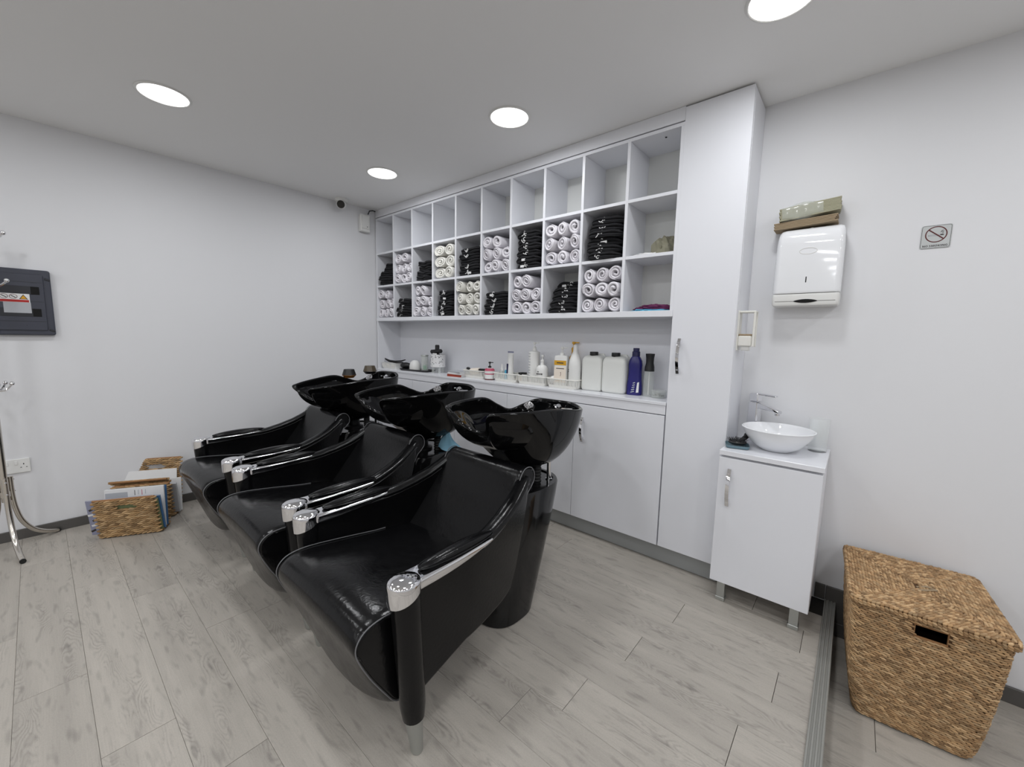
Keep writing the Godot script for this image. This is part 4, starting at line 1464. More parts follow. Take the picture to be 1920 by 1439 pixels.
func rumple(called: String, m: Material, label: String, at: Transform3D, s: Vector3, seed_: int) -> void:
	var n := FastNoiseLite.new()
	n.seed = seed_
	n.frequency = 1.0
	var b := MB.new()
	var rings: Array = []
	for k in 11:
		var a := PI * 0.5 * k / 10.0
		var R := PackedVector3Array()
		for i in 36:
			var q := TAU * i / 36.0
			var d := Vector3(cos(q) * cos(a), sin(a), sin(q) * cos(a))
			var f := 1.0 + 0.35 * n.get_noise_3d(d.x * 1.6, d.y * 1.2, d.z * 1.6) + 0.14 * n.get_noise_3d(d.x * 5.0, d.y * 3.0, d.z * 5.0)
			R.append(Vector3(clampf(d.x * f, -1.08, 1.0) * s.x, maxf(0.0, pow(d.y, 0.8) * f) * s.y, d.z * f * s.z))
		rings.append(R)
	b.loft(rings)
	single(called, b.mesh(60.0), m, label, "cloth", at)


# ---------------------------------------------------------------- counter
func pump(parent: Node3D, at: Vector3, s: float, m: Material, turn: float) -> void:
	var b := MB.new()
	b.lathe([Vector2(0, 0), Vector2(0.014, 0), Vector2(0.014, 0.014), Vector2(0.008, 0.018), Vector2(0.0045, 0.02), Vector2(0.0045, 0.038), Vector2(0.011, 0.04), Vector2(0.011, 0.052), Vector2(0, 0.054)], 16)
	b.box(Vector3(0.017, 0.0475, 0), Vector3(0.034, 0.007, 0.009), 0.002)
	part(parent, "pump", b.mesh(40.0), m, Transform3D(Basis.from_euler(Vector3(0, turn, 0)).scaled(Vector3.ONE * s), at))

func slotted_basket(x0: float, x1: float, label: String) -> void:
	var w := x1 - x0
	var o := thing("plastic_basket", label, "basket", T((x0 + x1) / 2, CT, 0.135), "white slotted plastic baskets on the counter")
	var body := MB.new()
	var R: Array = []
	for q in [[0.0, w - 0.03, 0.105], [0.003, w - 0.024, 0.111], [0.02, w - 0.018, 0.117]]:
		var P := PackedVector3Array()
		for p in rrect(q[1], q[2], 0.016, 3):
			P.append(Vector3(p.x, q[0], p.y))
		R.append(P)
	for q in [[0.02, w - 0.024, 0.111], [0.005, w - 0.03, 0.105]]:
		var P := PackedVector3Array()
		for p in rrect(q[1], q[2], 0.016, 3):
			P.append(Vector3(p.x, q[0], p.y))
		R.append(P)
	body.loft(R)
	part(o, "tray", body.mesh(35.0), M.ivory_plastic)
	var rim: Array = []
	for p in rrect(w - 0.004, 0.131, 0.02, 4):
		rim.append(Vector3(p.x, 0.062, p.y))
	part(o, "rim", MB.new().tube(rim, 0.0042, 8, false, 1.0, Vector3.UP, true).mesh(), M.ivory_plastic)
	var nsl := int(w / 0.0145)
	for sgn in [1.0, -1.0]:
		for i in nsl:
			var x := -w / 2 + 0.02 + (w - 0.04) * i / (nsl - 1)
			part(o, "slat", MB.new().box(Vector3(x, 0.04, sgn * 0.062), Vector3(0.0065, 0.046, 0.0025), 0.0006, Basis.from_euler(Vector3(sgn * 0.13, 0, 0))).mesh(), M.ivory_plastic)
	for sgn in [1.0, -1.0]:
		for i in 6:
			part(o, "slat", MB.new().box(Vector3(sgn * (w / 2 - 0.006), 0.04, -0.045 + 0.018 * i), Vector3(0.0025, 0.046, 0.0065), 0.0006, Basis.from_euler(Vector3(0, 0, -sgn * 0.13))).mesh(), M.ivory_plastic)

func counter_things() -> void:
	# baskets
	slotted_basket(1.205, 1.452, "white slotted plastic basket beside the small books, holding sachets")
	slotted_basket(1.558, 1.796, "white slotted plastic basket right of the pink-labelled pump bottle")
	slotted_basket(1.802, 2.068, "white slotted plastic basket holding the tall ribbed and the round pump bottle")
	slotted_basket(2.074, 2.322, "white slotted plastic basket beside the jerrycans, holding the yellow-banded bottle")
	# jerrycans
	for k in 2:
		var xc: float = [2.4, 2.558][k]
		var w: float = [0.15, 0.162][k]
		var c := thing("jerrycan", ["white translucent jerrycan with black cap beside the slotted basket", "white translucent jerrycan with black cap beside the blue bottle"][k], "jerrycan", T(xc, CT, 0.092), "white jerrycans on the counter")
		var R: Array = []
		for q in [[0.0, 0.88, 0.1], [0.004, 0.95, 0.112], [0.016, 1.0, 0.12], [0.19, 1.0, 0.12], [0.212, 0.96, 0.114], [0.226, 0.86, 0.1], [0.234, 0.66, 0.078], [0.236, 0.4, 0.05]]:
			var P := PackedVector3Array()
			for p in rrect(w * q[1], q[2], 0.022 * q[1], 4):
				P.append(Vector3(p.x, q[0], p.y))
			R.append(P)
		part(c, "body", MB.new().loft(R).mesh(40.0), M.jerrycan_plastic)
		part(c, "cap", MB.new().lathe([Vector2(0, 0.232), Vector2(0.026, 0.232), Vector2(0.028, 0.236), Vector2(0.028, 0.256), Vector2(0.026, 0.259), Vector2(0, 0.259)], 22, T(-0.004, 0, 0.015)).mesh(), M.black_plastic)
		part(c, "grip", MB.new().tube([Vector3(-w * 0.42, 0.205, -0.03), Vector3(-w * 0.3, 0.238, -0.03), Vector3(w * 0.3, 0.238, -0.03), Vector3(w * 0.42, 0.205, -0.03)], 0.011, 10).mesh(), M.jerrycan_plastic)
	# blue bottle
	var b := thing("blue_bottle", "dark blue plastic bottle with white label marks beside the jerrycans", "bottle", T(2.686, CT, 0.1, 0.15))
	var R: Array = []
	for q in [[0.0, 0.088, 0.058], [0.004, 0.094, 0.062], [0.06, 0.094, 0.062], [0.1, 0.084, 0.056], [0.15, 0.08, 0.054], [0.19, 0.084, 0.056], [0.215, 0.078, 0.052], [0.235, 0.056, 0.042], [0.245, 0.042, 0.038]]:
		var P := PackedVector3Array()
		for p in rrect(q[1], q[2], minf(q[1], q[2]) * 0.45, 5):
			P.append(Vector3(p.x, q[0], p.y))
		R.append(P)
	part(b, "body", MB.new().loft(R).mesh(40.0), M.blue_plastic)
	part(b, "cap", MB.new().lathe([Vector2(0, 0.243), Vector2(0.024, 0.243), Vector2(0.024, 0.27), Vector2(0.019, 0.275), Vector2(0.019, 0.293), Vector2(0, 0.294)], 22).mesh(), M.navy_plastic)
	var lb := part(b, "label", MB.new().extrude(PackedVector2Array([Vector2(0.018, 0.018), Vector2(0.034, 0.02), Vector2(0.035, 0.085), Vector2(0.024, 0.08)]), 0.0295, 0.0318, 0.0, Transform3D.IDENTITY).mesh(), M.paper_white)
	for k in 5:
		part(lb, "print_mark", MB.new().box(Vector3(-0.004 + 0.002 * k, 0.022 + 0.014 * k, 0.0312), Vector3(0.022 - 0.002 * k, 0.006, 0.001), 0.0, Basis.from_euler(Vector3(0, 0, 0.35))).mesh(), M.paper_grey)
	# clear spray bottle
	var s := thing("spray_bottle", "clear spray bottle with a waisted black head", "bottle", T(2.776, CT, 0.1))
	part(s, "body", MB.new().lathe([Vector2(0, 0), Vector2(0.03, 0), Vector2(0.032, 0.004), Vector2(0.032, 0.12), Vector2(0.029, 0.155), Vector2(0.0, 0.157)], 28).mesh(), M.clear_bottle)
	part(s, "dip_tube", MB.new().lathe([Vector2(0, 0.01), Vector2(0.003, 0.01), Vector2(0.003, 0.15), Vector2(0, 0.15)], 8).mesh(), M.white_plastic)
	part(s, "spray_head", MB.new().lathe([Vector2(0, 0.155), Vector2(0.029, 0.155), Vector2(0.028, 0.18), Vector2(0.0225, 0.205), Vector2(0.0235, 0.235), Vector2(0.027, 0.258), Vector2(0.0265, 0.262), Vector2(0, 0.264)], 28).mesh(), M.black_plastic)
	# clear tin
	var t := thing("clip_jar", "low round clear jar of hair clips at the counter's right end", "jar", T(2.842, CT, 0.105))
	part(t, "jar", MB.new().lathe([Vector2(0, 0), Vector2(0.042, 0), Vector2(0.043, 0.003), Vector2(0.043, 0.036), Vector2(0.041, 0.036), Vector2(0.041, 0.004), Vector2(0, 0.004)], 30).mesh(), M.clear_bottle)
	part(t, "lid", MB.new().lathe([Vector2(0, 0.047), Vector2(0.043, 0.047), Vector2(0.0445, 0.045), Vector2(0.0445, 0.036), Vector2(0.0425, 0.036)], 30).mesh(), M.clear_bottle)
	for k in 7:
		var a := TAU * k / 7.0
		part(t, "hair_clip", MB.new().box(Vector3(cos(a) * 0.024, 0.012 + 0.003 * (k % 3), sin(a) * 0.024), Vector3(0.022, 0.008, 0.006), 0.001, Basis.from_euler(Vector3(0.3, a * 1.3, 0.2))).mesh(), M.black_plastic)
	# bottles standing in the baskets
	var y0 := CT + 0.006
	var p := thing("pump_bottle", "tall white ribbed pump bottle in the slotted basket", "bottle", T(1.912, y0, 0.128))
	part(p, "body", MB.new().lathe([Vector2(0, 0), Vector2(0.04, 0), Vector2(0.042, 0.004), Vector2(0.042, 0.228), Vector2(0.04, 0.234), Vector2(0.017, 0.242), Vector2(0.0165, 0.255), Vector2(0, 0.255)], 30).mesh(), M.white_plastic)
	for k in 9:
		part(p, "scale_mark", MB.new().box(Vector3(-0.0165, 0.06 + 0.02 * k, 0.0385), Vector3(0.026, 0.0045, 0.004), 0.001, Basis.from_euler(Vector3(0, -0.4, 0))).mesh(), M.paper_grey)
	pump(p, Vector3(0, 0.252, 0), 1.0, M.white_plastic, 0.3)
	p = thing("pump_bottle", "small round-shouldered white pump bottle before the ribbed bottle", "bottle", T(2.001, y0, 0.147))
	part(p, "body", MB.new().lathe([Vector2(0, 0), Vector2(0.042, 0), Vector2(0.0445, 0.004), Vector2(0.0445, 0.1), Vector2(0.041, 0.122), Vector2(0.028, 0.138), Vector2(0.014, 0.142), Vector2(0.012, 0.165), Vector2(0, 0.165)], 30).mesh(), M.white_plastic)
	part(p, "print_mark", bx(-0.016, -0.004, 0.093, 0.097, 0.0395, 0.0452, 0.0), M.label_ink, T(0, 0, 0, 0.15))
	for k in 4:
		part(p, "print_mark", bx(-0.022 + 0.012 * k, -0.014 + 0.012 * k, 0.074, 0.083, 0.0395, 0.0452, 0.0), M.label_ink, T(0, 0, 0, 0.15))
	pump(p, Vector3(0, 0.162, 0), 1.0, M.white_plastic, 1.9)
	p = thing("pump_bottle", "square white pump bottle with a yellow band and peach label", "bottle", T(2.17, y0, 0.148, 0.12))
	R = []
	for q in [[0.0, 0.094, 0.05], [0.004, 0.098, 0.054], [0.205, 0.098, 0.054], [0.216, 0.09, 0.05], [0.22, 0.05, 0.034]]:
		var P := PackedVector3Array()
		for z in rrect(q[1], q[2], 0.012, 3):
			P.append(Vector3(z.x, q[0], z.y))
		R.append(P)
	part(p, "body", MB.new().loft(R).mesh(40.0), M.white_plastic)
	var pl := part(p, "label", bx(-0.045, 0.045, 0.03, 0.14, 0.0265, 0.0278, 0.0), M.label_peach)
	part(pl, "emblem", MB.new().tube([Vector3(0.004, 0.075, 0.0279), Vector3(0.008, 0.09, 0.0279), Vector3(0.006, 0.105, 0.0279), Vector3(0.002, 0.098, 0.0279)], 0.0014, 5, true, 0.4, Vector3.BACK).mesh(), M.sign_red)
	for k in 3:
		part(pl, "print_mark", bx(-0.03 + 0.004 * k, 0.032 - 0.004 * k, [0.126, 0.056, 0.044][k], [0.131, 0.058, 0.046][k], 0.0277, 0.0281, 0.0), [M.label_ink, M.label_peach, M.yellow_plastic][k])
	var yb := part(p, "yellow_band", bx(-0.0455, 0.0455, 0.152, 0.184, 0.0265, 0.0279, 0.0), M.yellow_plastic)
	part(yb, "print_mark", bx(-0.026, 0.026, 0.164, 0.171, 0.0278, 0.0282, 0.0), M.label_ink)
	pump(p, Vector3(0, 0.218, 0), 1.15, M.white_plastic, 0.1)
	p = thing("tapered_bottle", "white bottle with a long tapering neck beside the jerrycan", "bottle", T(2.272, y0, 0.14))
	part(p, "body", MB.new().lathe([Vector2(0, 0), Vector2(0.04, 0), Vector2(0.043, 0.005), Vector2(0.043, 0.15), Vector2(0.04, 0.185), Vector2(0.03, 0.22), Vector2(0.017, 0.25), Vector2(0.0155, 0.29), Vector2(0.011, 0.296), Vector2(0, 0.296)], 28).mesh(), M.white_plastic)
	for k in 2:
		part(p, "print_mark", bx(-0.035, -0.026, 0.11 + 0.012 * k, 0.117 + 0.012 * k, 0.024, 0.032, 0.0), M.label_ink)
	p = thing("yellow_bottle", "mustard yellow pump bottle behind the tapering white bottle", "bottle", T(2.192, CT, 0.036))
	part(p, "body", MB.new().lathe([Vector2(0, 0), Vector2(0.028, 0), Vector2(0.03, 0.004), Vector2(0.03, 0.19), Vector2(0.026, 0.215), Vector2(0.014, 0.23), Vector2(0.014, 0.262), Vector2(0, 0.263)], 26).mesh(), M.yellow_plastic)
	pump(p, Vector3(0, 0.26, 0), 1.15, M.yellow_plastic, 0.3)
	p = thing("pump_bottle", "small clear bottle with pink label and black pump between two baskets", "bottle", T(1.505, CT, 0.178))
	part(p, "body", MB.new().lathe([Vector2(0, 0), Vector2(0.038, 0), Vector2(0.04, 0.004), Vector2(0.04, 0.075), Vector2(0.034, 0.088), Vector2(0.014, 0.096), Vector2(0, 0.097)], 28).mesh(), M.white_plastic)
	part(p, "contents_band", MB.new().lathe([Vector2(0.0404, 0.072), Vector2(0.0408, 0.074), Vector2(0.035, 0.0885), Vector2(0.026, 0.0925)], 28).mesh(), M.label_pink)
	part(p, "label_stripe", MB.new().lathe([Vector2(0.0402, 0.044), Vector2(0.041, 0.0445), Vector2(0.041, 0.0515), Vector2(0.0402, 0.052)], 28).mesh(), M.label_pink)
	part(p, "base_band", MB.new().lathe([Vector2(0.0385, 0.001), Vector2(0.0408, 0.002), Vector2(0.0408, 0.009), Vector2(0.0402, 0.0095)], 28).mesh(), M.sign_red)
	pump(p, Vector3(0, 0.094, 0), 0.95, M.black_plastic, 0.2)
	# small ampoules
	for k in 3:
		var q: Vector3 = [Vector3(1.578, y0, 0.115), Vector3(1.604, y0, 0.14), Vector3(1.628, y0, 0.118)][k]
		var o := thing("nozzle_bottle", ["small clear nozzle bottle, leftmost of three behind the pink-labelled bottle", "small clear nozzle bottle, middle one of three behind the pink-labelled bottle", "small aqua nozzle bottle, rightmost of three behind the pink-labelled bottle"][k], "bottle", Transform3D(Basis.IDENTITY, q), "small nozzle bottles")
		part(o, "body", MB.new().lathe([Vector2(0, 0), Vector2(0.013, 0), Vector2(0.014, 0.003), Vector2(0.014, 0.07), Vector2(0.006, 0.082), Vector2(0, 0.082)], 16).mesh(), M.clear_bottle if k < 2 else M.aqua_cloth)
		part(o, "nozzle", MB.new().lathe([Vector2(0, 0.08), Vector2(0.008, 0.08), Vector2(0.006, 0.092), Vector2(0.002, 0.124), Vector2(0, 0.124)], 12).mesh(), M.white_plastic)
	p = thing("cosmetic_tube", "upright white tube with a dark stripe and violet cap", "tube", T(1.672, y0, 0.118))
	R = []
	for q in [[0.0, 0.026, 0.026], [0.1, 0.0265, 0.021], [0.2, 0.028, 0.011], [0.215, 0.028, 0.003]]:
		var P := PackedVector3Array()
		for i in 24:
			var a := TAU * i / 24.0
			P.append(Vector3(cos(a) * q[1], q[0], sin(a) * q[2]))
		R.append(P)
	part(p, "body", MB.new().loft(R).mesh(50.0), M.white_plastic)
	part(p, "stripe", bx(-0.018, -0.008, 0.05, 0.13, 0.0125, 0.0265, 0.0), M.navy_plastic)
	part(p, "crimp", bx(-0.029, 0.029, 0.214, 0.228, -0.003, 0.003, 0.001), M.paper_lilac)
	# loose small things in the baskets
	p = thing("cream_jar", "squat cream jar with black lid in the slotted basket", "jar", T(1.822, y0 + 0.02, 0.15))
	part(p, "jar", MB.new().lathe([Vector2(0, -0.02), Vector2(0.022, -0.02), Vector2(0.026, 0.0), Vector2(0.026, 0.03), Vector2(0.022, 0.036), Vector2(0, 0.036)], 20).mesh(), M.label_peach)
	part(p, "lid", MB.new().lathe([Vector2(0, 0.035), Vector2(0.02, 0.035), Vector2(0.02, 0.054), Vector2(0, 0.055)], 20, T(-0.012, 0, 0, 0, 0, 0.1)).mesh(), M.black_plastic)
	p = thing("cream_jar", "white jar with dark lid beside the ribbed bottle", "jar", T(1.858, y0, 0.168))
	part(p, "jar", MB.new().lathe([Vector2(0, 0), Vector2(0.02, 0), Vector2(0.022, 0.003), Vector2(0.022, 0.062), Vector2(0, 0.064)], 20).mesh(), M.white_plastic)
	part(p, "lid", MB.new().lathe([Vector2(0, 0.062), Vector2(0.015, 0.062), Vector2(0.015, 0.078), Vector2(0, 0.079)], 20).mesh(), M.black_plastic)
	single("powder_puff", MB.new().ball(Vector3(0, 0.03, 0), Vector3(0.036, 0.03, 0.03), 18, 10).mesh(), M.white_plastic, "round white puff in the basket left of the yellow-banded bottle", "puff", T(2.115, CT + 0.02, 0.155))
	single("sachet", MB.new().box(Vector3(0, 0.02, 0), Vector3(0.09, 0.05, 0.05), 0.008, Basis.from_euler(Vector3(0.2, 0.3, 0.1))).mesh(), M.label_peach, "cream paper sachet sticking out of the basket beside the books", "sachet", T(1.29, CT + 0.03, 0.13))
	single("comb_case", MB.new().box(Vector3(0, 0.02, 0), Vector3(0.09, 0.03, 0.025), 0.004, Basis.from_euler(Vector3(0.1, -0.1, 0.05))).mesh(), M.black_plastic, "black comb case in the basket beside the pink-labelled bottle", "case", T(1.4, CT + 0.045, 0.15))
	single("clip", MB.new().ball(Vector3(0, 0.01, 0), Vector3(0.022, 0.012, 0.012), 12, 8).mesh(), M.black_plastic, "small black clip on the rim of the basket beside the books", "clip", T(1.232, CT + 0.062, 0.155))
	# three small books
	var yy := CT
	for k in 3:
		var hgt: float = [0.02, 0.014, 0.012][k]
		var lab: String = ["red and black book at the bottom of the small counter pile", "white book in the middle of the small counter pile", "grey book on top of the small counter pile"][k]
		var o := thing("small_book", lab, "book", T(1.155 + 0.004 * k, yy, 0.2, 0.12 - 0.1 * k), "pile of small books on the counter")
		part(o, "pages", bx(-0.074, 0.076, 0.002, hgt - 0.002, -0.05, 0.05, 0.0005), M.paper_white)
		part(o, "cover", bx(-0.078, 0.078, 0.0, 0.002, -0.053, 0.053, 0.0004), [M.black_plastic, M.paper_white, M.paper_grey][k])
		part(o, "cover", bx(-0.078, 0.078, hgt - 0.002, hgt, -0.053, 0.053, 0.0004), [M.red_box, M.paper_white, M.paper_grey][k])
		part(o, "spine", bx(-0.078, 0.078, 0.0, hgt, 0.05, 0.0535, 0.0008), [M.red_box, M.paper_white, M.paper_grey][k])
		yy += hgt
	# patterned canister on clear feet, tools sticking out
	var c := thing("patterned_canister", "white canister with black speckled pattern on clear feet", "canister", T(0.79, CT, 0.12))
	part(c, "body", MB.new().lathe([Vector2(0, 0.055), Vector2(0.066, 0.055), Vector2(0.068, 0.058), Vector2(0.068, 0.168), Vector2(0.065, 0.17), Vector2(0.064, 0.168), Vector2(0.064, 0.06), Vector2(0, 0.06)], 32).mesh(), M.paper_white)
	var sp := MB.new()
	for i in 46:
		var a := rng.randf_range(-1.9, 1.6)
		var y := rng.randf_range(0.064, 0.162)
		sp.box(Vector3(sin(a) * 0.0682, y, cos(a) * 0.0682), Vector3(rng.randf_range(0.004, 0.012), rng.randf_range(0.0025, 0.006), 0.0008), 0.0, Basis.from_euler(Vector3(0, a, rng.randf_range(-1.0, 1.0))))
	var so := part(c, "speckle", sp.mesh(), M.label_ink)
	so.set_meta("kind", "stuff")
	for k in 4:
		var a := TAU * k / 4.0 + 0.4
		part(c, "foot", MB.new().lathe([Vector2(0, 0), Vector2(0.014, 0), Vector2(0.012, 0.03), Vector2(0.016, 0.056), Vector2(0, 0.056)], 14, T(cos(a) * 0.046, 0, sin(a) * 0.046)).mesh(), M.clear_bottle)
	for k in 2:
		var o := thing("styling_tool", ["flat black styling tool standing upright in the patterned canister", "black wide-headed styling tool lying across the patterned canister"][k], "styling tool", T(0.79, CT + 0.17, 0.12))
		if k == 0:
			part(o, "grip", MB.new().box(Vector3(-0.012, 0.06, 0), Vector3(0.05, 0.055, 0.02), 0.006).mesh(), M.black_plastic)
			part(o, "shaft", MB.new().box(Vector3(-0.012, -0.01, 0), Vector3(0.026, 0.09, 0.014), 0.004).mesh(), M.black_plastic)
		else:
			part(o, "head", MB.new().box(Vector3(0.0, 0.028, 0.02), Vector3(0.13, 0.036, 0.05), 0.012, Basis.from_euler(Vector3(0, 0.1, 0.08))).mesh(), M.black_plastic)
			part(o, "collar", MB.new().box(Vector3(0.01, 0.006, 0.046), Vector3(0.055, 0.012, 0.004), 0.001).mesh(), M.paper_white)
			part(o, "shaft", MB.new().box(Vector3(0.02, -0.03, 0.01), Vector3(0.02, 0.08, 0.014), 0.003).mesh(), M.black_plastic)
	# black tray with dome, jar and brush
	var tr := MB.new()
	R = []
	for q in [[0.0, 0.36, 0.12], [0.004, 0.37, 0.13], [0.017, 0.385, 0.14], [0.0172, 0.378, 0.133], [0.006, 0.362, 0.12]]:
		var P := PackedVector3Array()
		for z in rrect(q[1], q[2], 0.03, 4):
			P.append(Vector3(z.x, q[0], z.y))
		R.append(P)
	tr.loft(R)
	single("black_tray", tr.mesh(40.0), M.black_plastic, "shallow black tray under the white dome and glass jar", "tray", T(0.52, CT, 0.155, 0.1))
	single("white_dome", MB.new().lathe([Vector2(0, 0), Vector2(0.052, 0), Vector2(0.055, 0.006), Vector2(0.053, 0.045), Vector2(0.043, 0.075), Vector2(0.024, 0.09), Vector2(0, 0.094)], 30).mesh(50.0), M.white_plastic, "white dome-shaped holder on the black tray", "holder", T(0.479, CT + 0.007, 0.15))
	var j := thing("comb_jar", "tall clear glass jar with a green comb inside", "jar", T(0.605, CT + 0.007, 0.13))
	part(j, "jar", MB.new().lathe([Vector2(0, 0), Vector2(0.032, 0), Vector2(0.034, 0.004), Vector2(0.034, 0.14), Vector2(0.032, 0.14), Vector2(0.031, 0.008), Vector2(0, 0.008)], 26).mesh(), M.clear_bottle)
	part(j, "lid", MB.new().lathe([Vector2(0, 0.15), Vector2(0.035, 0.15), Vector2(0.036, 0.147), Vector2(0.036, 0.139), Vector2(0, 0.139)], 26).mesh(), M.satin_aluminium)
	part(j, "comb", MB.new().box(Vector3(0, 0.03, 0), Vector3(0.036, 0.04, 0.004), 0.001, Basis.from_euler(Vector3(0, 0.4, 0.3))).mesh(), M.green_plastic)
	var hb := thing("paddle_brush", "black paddle hairbrush lying against the white dome", "hairbrush", T(0.357, CT + 0.012, 0.17, 0.35))
	part(hb, "head", MB.new().ball(Vector3(0, 0.03, 0), Vector3(0.06, 0.032, 0.034), 18, 10).mesh(), M.black_plastic)
	part(hb, "grip", MB.new().tube([Vector3(0.04, 0.035, 0), Vector3(0.075, 0.055, 0.0), Vector3(0.1, 0.072, 0.0)], [0.014, 0.012, 0.009], 10).mesh(), M.black_plastic)
	# open white rack with flat iron
	var wr := thing("white_rack", "white open plastic rack at the counter's far left end", "rack", T(0.166, CT, 0.18))
	R = []
	for q in [[0.0, 0.22, 0.12], [0.055, 0.246, 0.14], [0.06, 0.254, 0.146], [0.0605, 0.246, 0.138], [0.006, 0.212, 0.112]]:
		var P := PackedVector3Array()
		for z in rrect(q[1], q[2], 0.02, 3):
			P.append(Vector3(z.x, q[0], z.y))
		R.append(P)
	part(wr, "tub", MB.new().loft(R).mesh(40.0), M.white_plastic)
	for k in 3:
		part(wr, "rib", MB.new().box(Vector3(-0.08 + 0.08 * k, 0.03, 0.067), Vector3(0.05, 0.036, 0.004), 0.002, Basis.from_euler(Vector3(0.16, 0, 0))).mesh(), M.ivory_plastic)
	var fi := thing("flat_iron", "long slim black hair straightener lying across the white rack", "hair straightener", T(0.2, CT + 0.064, 0.19, 0.06))
	part(fi, "upper_arm", MB.new().tube([Vector3(-0.16, 0.034, 0), Vector3(-0.09, 0.016, 0), Vector3(0.0, 0.012, 0), Vector3(0.1, 0.02, 0), Vector3(0.16, 0.034, 0)], [0.007, 0.012, 0.013, 0.013, 0.008], 10, true, 0.6).mesh(), M.black_plastic)
	part(fi, "lower_arm", MB.new().tube([Vector3(-0.15, 0.026, 0.006), Vector3(-0.08, 0.004, 0.006), Vector3(0.04, 0.0, 0.006), Vector3(0.13, 0.006, 0.006)], [0.006, 0.01, 0.012, 0.01], 10, true, 0.6).mesh(), M.black_plastic)
	# two tint bowls set down on the rim of the far basin
	for k in 2:
		var q: Vector3 = [Vector3(0.57, 0.937, 0.87), Vector3(0.6, 0.962, 0.70)][k]
		var o := thing("tint_bowl", ["upturned black tint bowl on an amber dish behind the far basin", "upturned smoky brown tint bowl behind the far basin"][k], "bowl", Transform3D(Basis.IDENTITY, q))
		part(o, "dish", MB.new().lathe([Vector2(0, 0), Vector2(0.036, 0), Vector2(0.056, 0.022), Vector2(0.054, 0.024), Vector2(0, 0.018)], 26).mesh(), M.amber_glaze if k == 0 else M.black_plastic)
		part(o, "bowl", MB.new().lathe([Vector2(0, 0.02), Vector2(0.054, 0.02), Vector2(0.055, 0.024), Vector2(0.041, 0.068), Vector2(0.039, 0.07), Vector2(0, 0.07)], 26).mesh(), M.black_plastic if k == 0 else M.brown_smoke)


# ---------------------------------------------------------------- woven things
func stitch_mesh(l: float, r: float) -> Mesh:
	var rings: Array = []
	for q in [[-0.5, 0.35], [-0.36, 0.85], [-0.1, 1.0], [0.16, 1.0], [0.38, 0.8], [0.5, 0.3]]:
		var R := PackedVector3Array()
		for i in 7:
			var a := TAU * i / 7.0
			R.append(Vector3(q[0] * l, sin(a) * r * q[1], cos(a) * r * q[1] * 0.9))
		rings.append(R)
	return MB.new().loft(rings).mesh(80.0)

func weave(parent: Node3D, called: String, places: Array, m: Mesh, pal: Array) -> void:
	var mm := MultiMesh.new()
	mm.transform_format = MultiMesh.TRANSFORM_3D
	mm.use_colors = true
	mm.mesh = m
	mm.instance_count = places.size()
	for i in places.size():
		mm.set_instance_transform(i, places[i])
		var c: Color = pal[rng.randi() % pal.size()]
		mm.set_instance_color(i, (c * rng.randf_range(0.66, 1.28)).clamp())
	var o := MultiMeshInstance3D.new()
	o.name = called
	o.multimesh = mm
	o.material_override = M.seagrass
	o.set_meta("kind", "stuff")
	parent.add_child(o, true)

const STRAW := [Color(0.36, 0.225, 0.105), Color(0.42, 0.27, 0.13), Color(0.3, 0.18, 0.08), Color(0.47, 0.315, 0.165)]
const SEAGRASS := [Color(0.4, 0.245, 0.12), Color(0.46, 0.295, 0.15), Color(0.31, 0.185, 0.088), Color(0.52, 0.35, 0.19)]

const HOLE := Vector2(-0.031, 0.055)

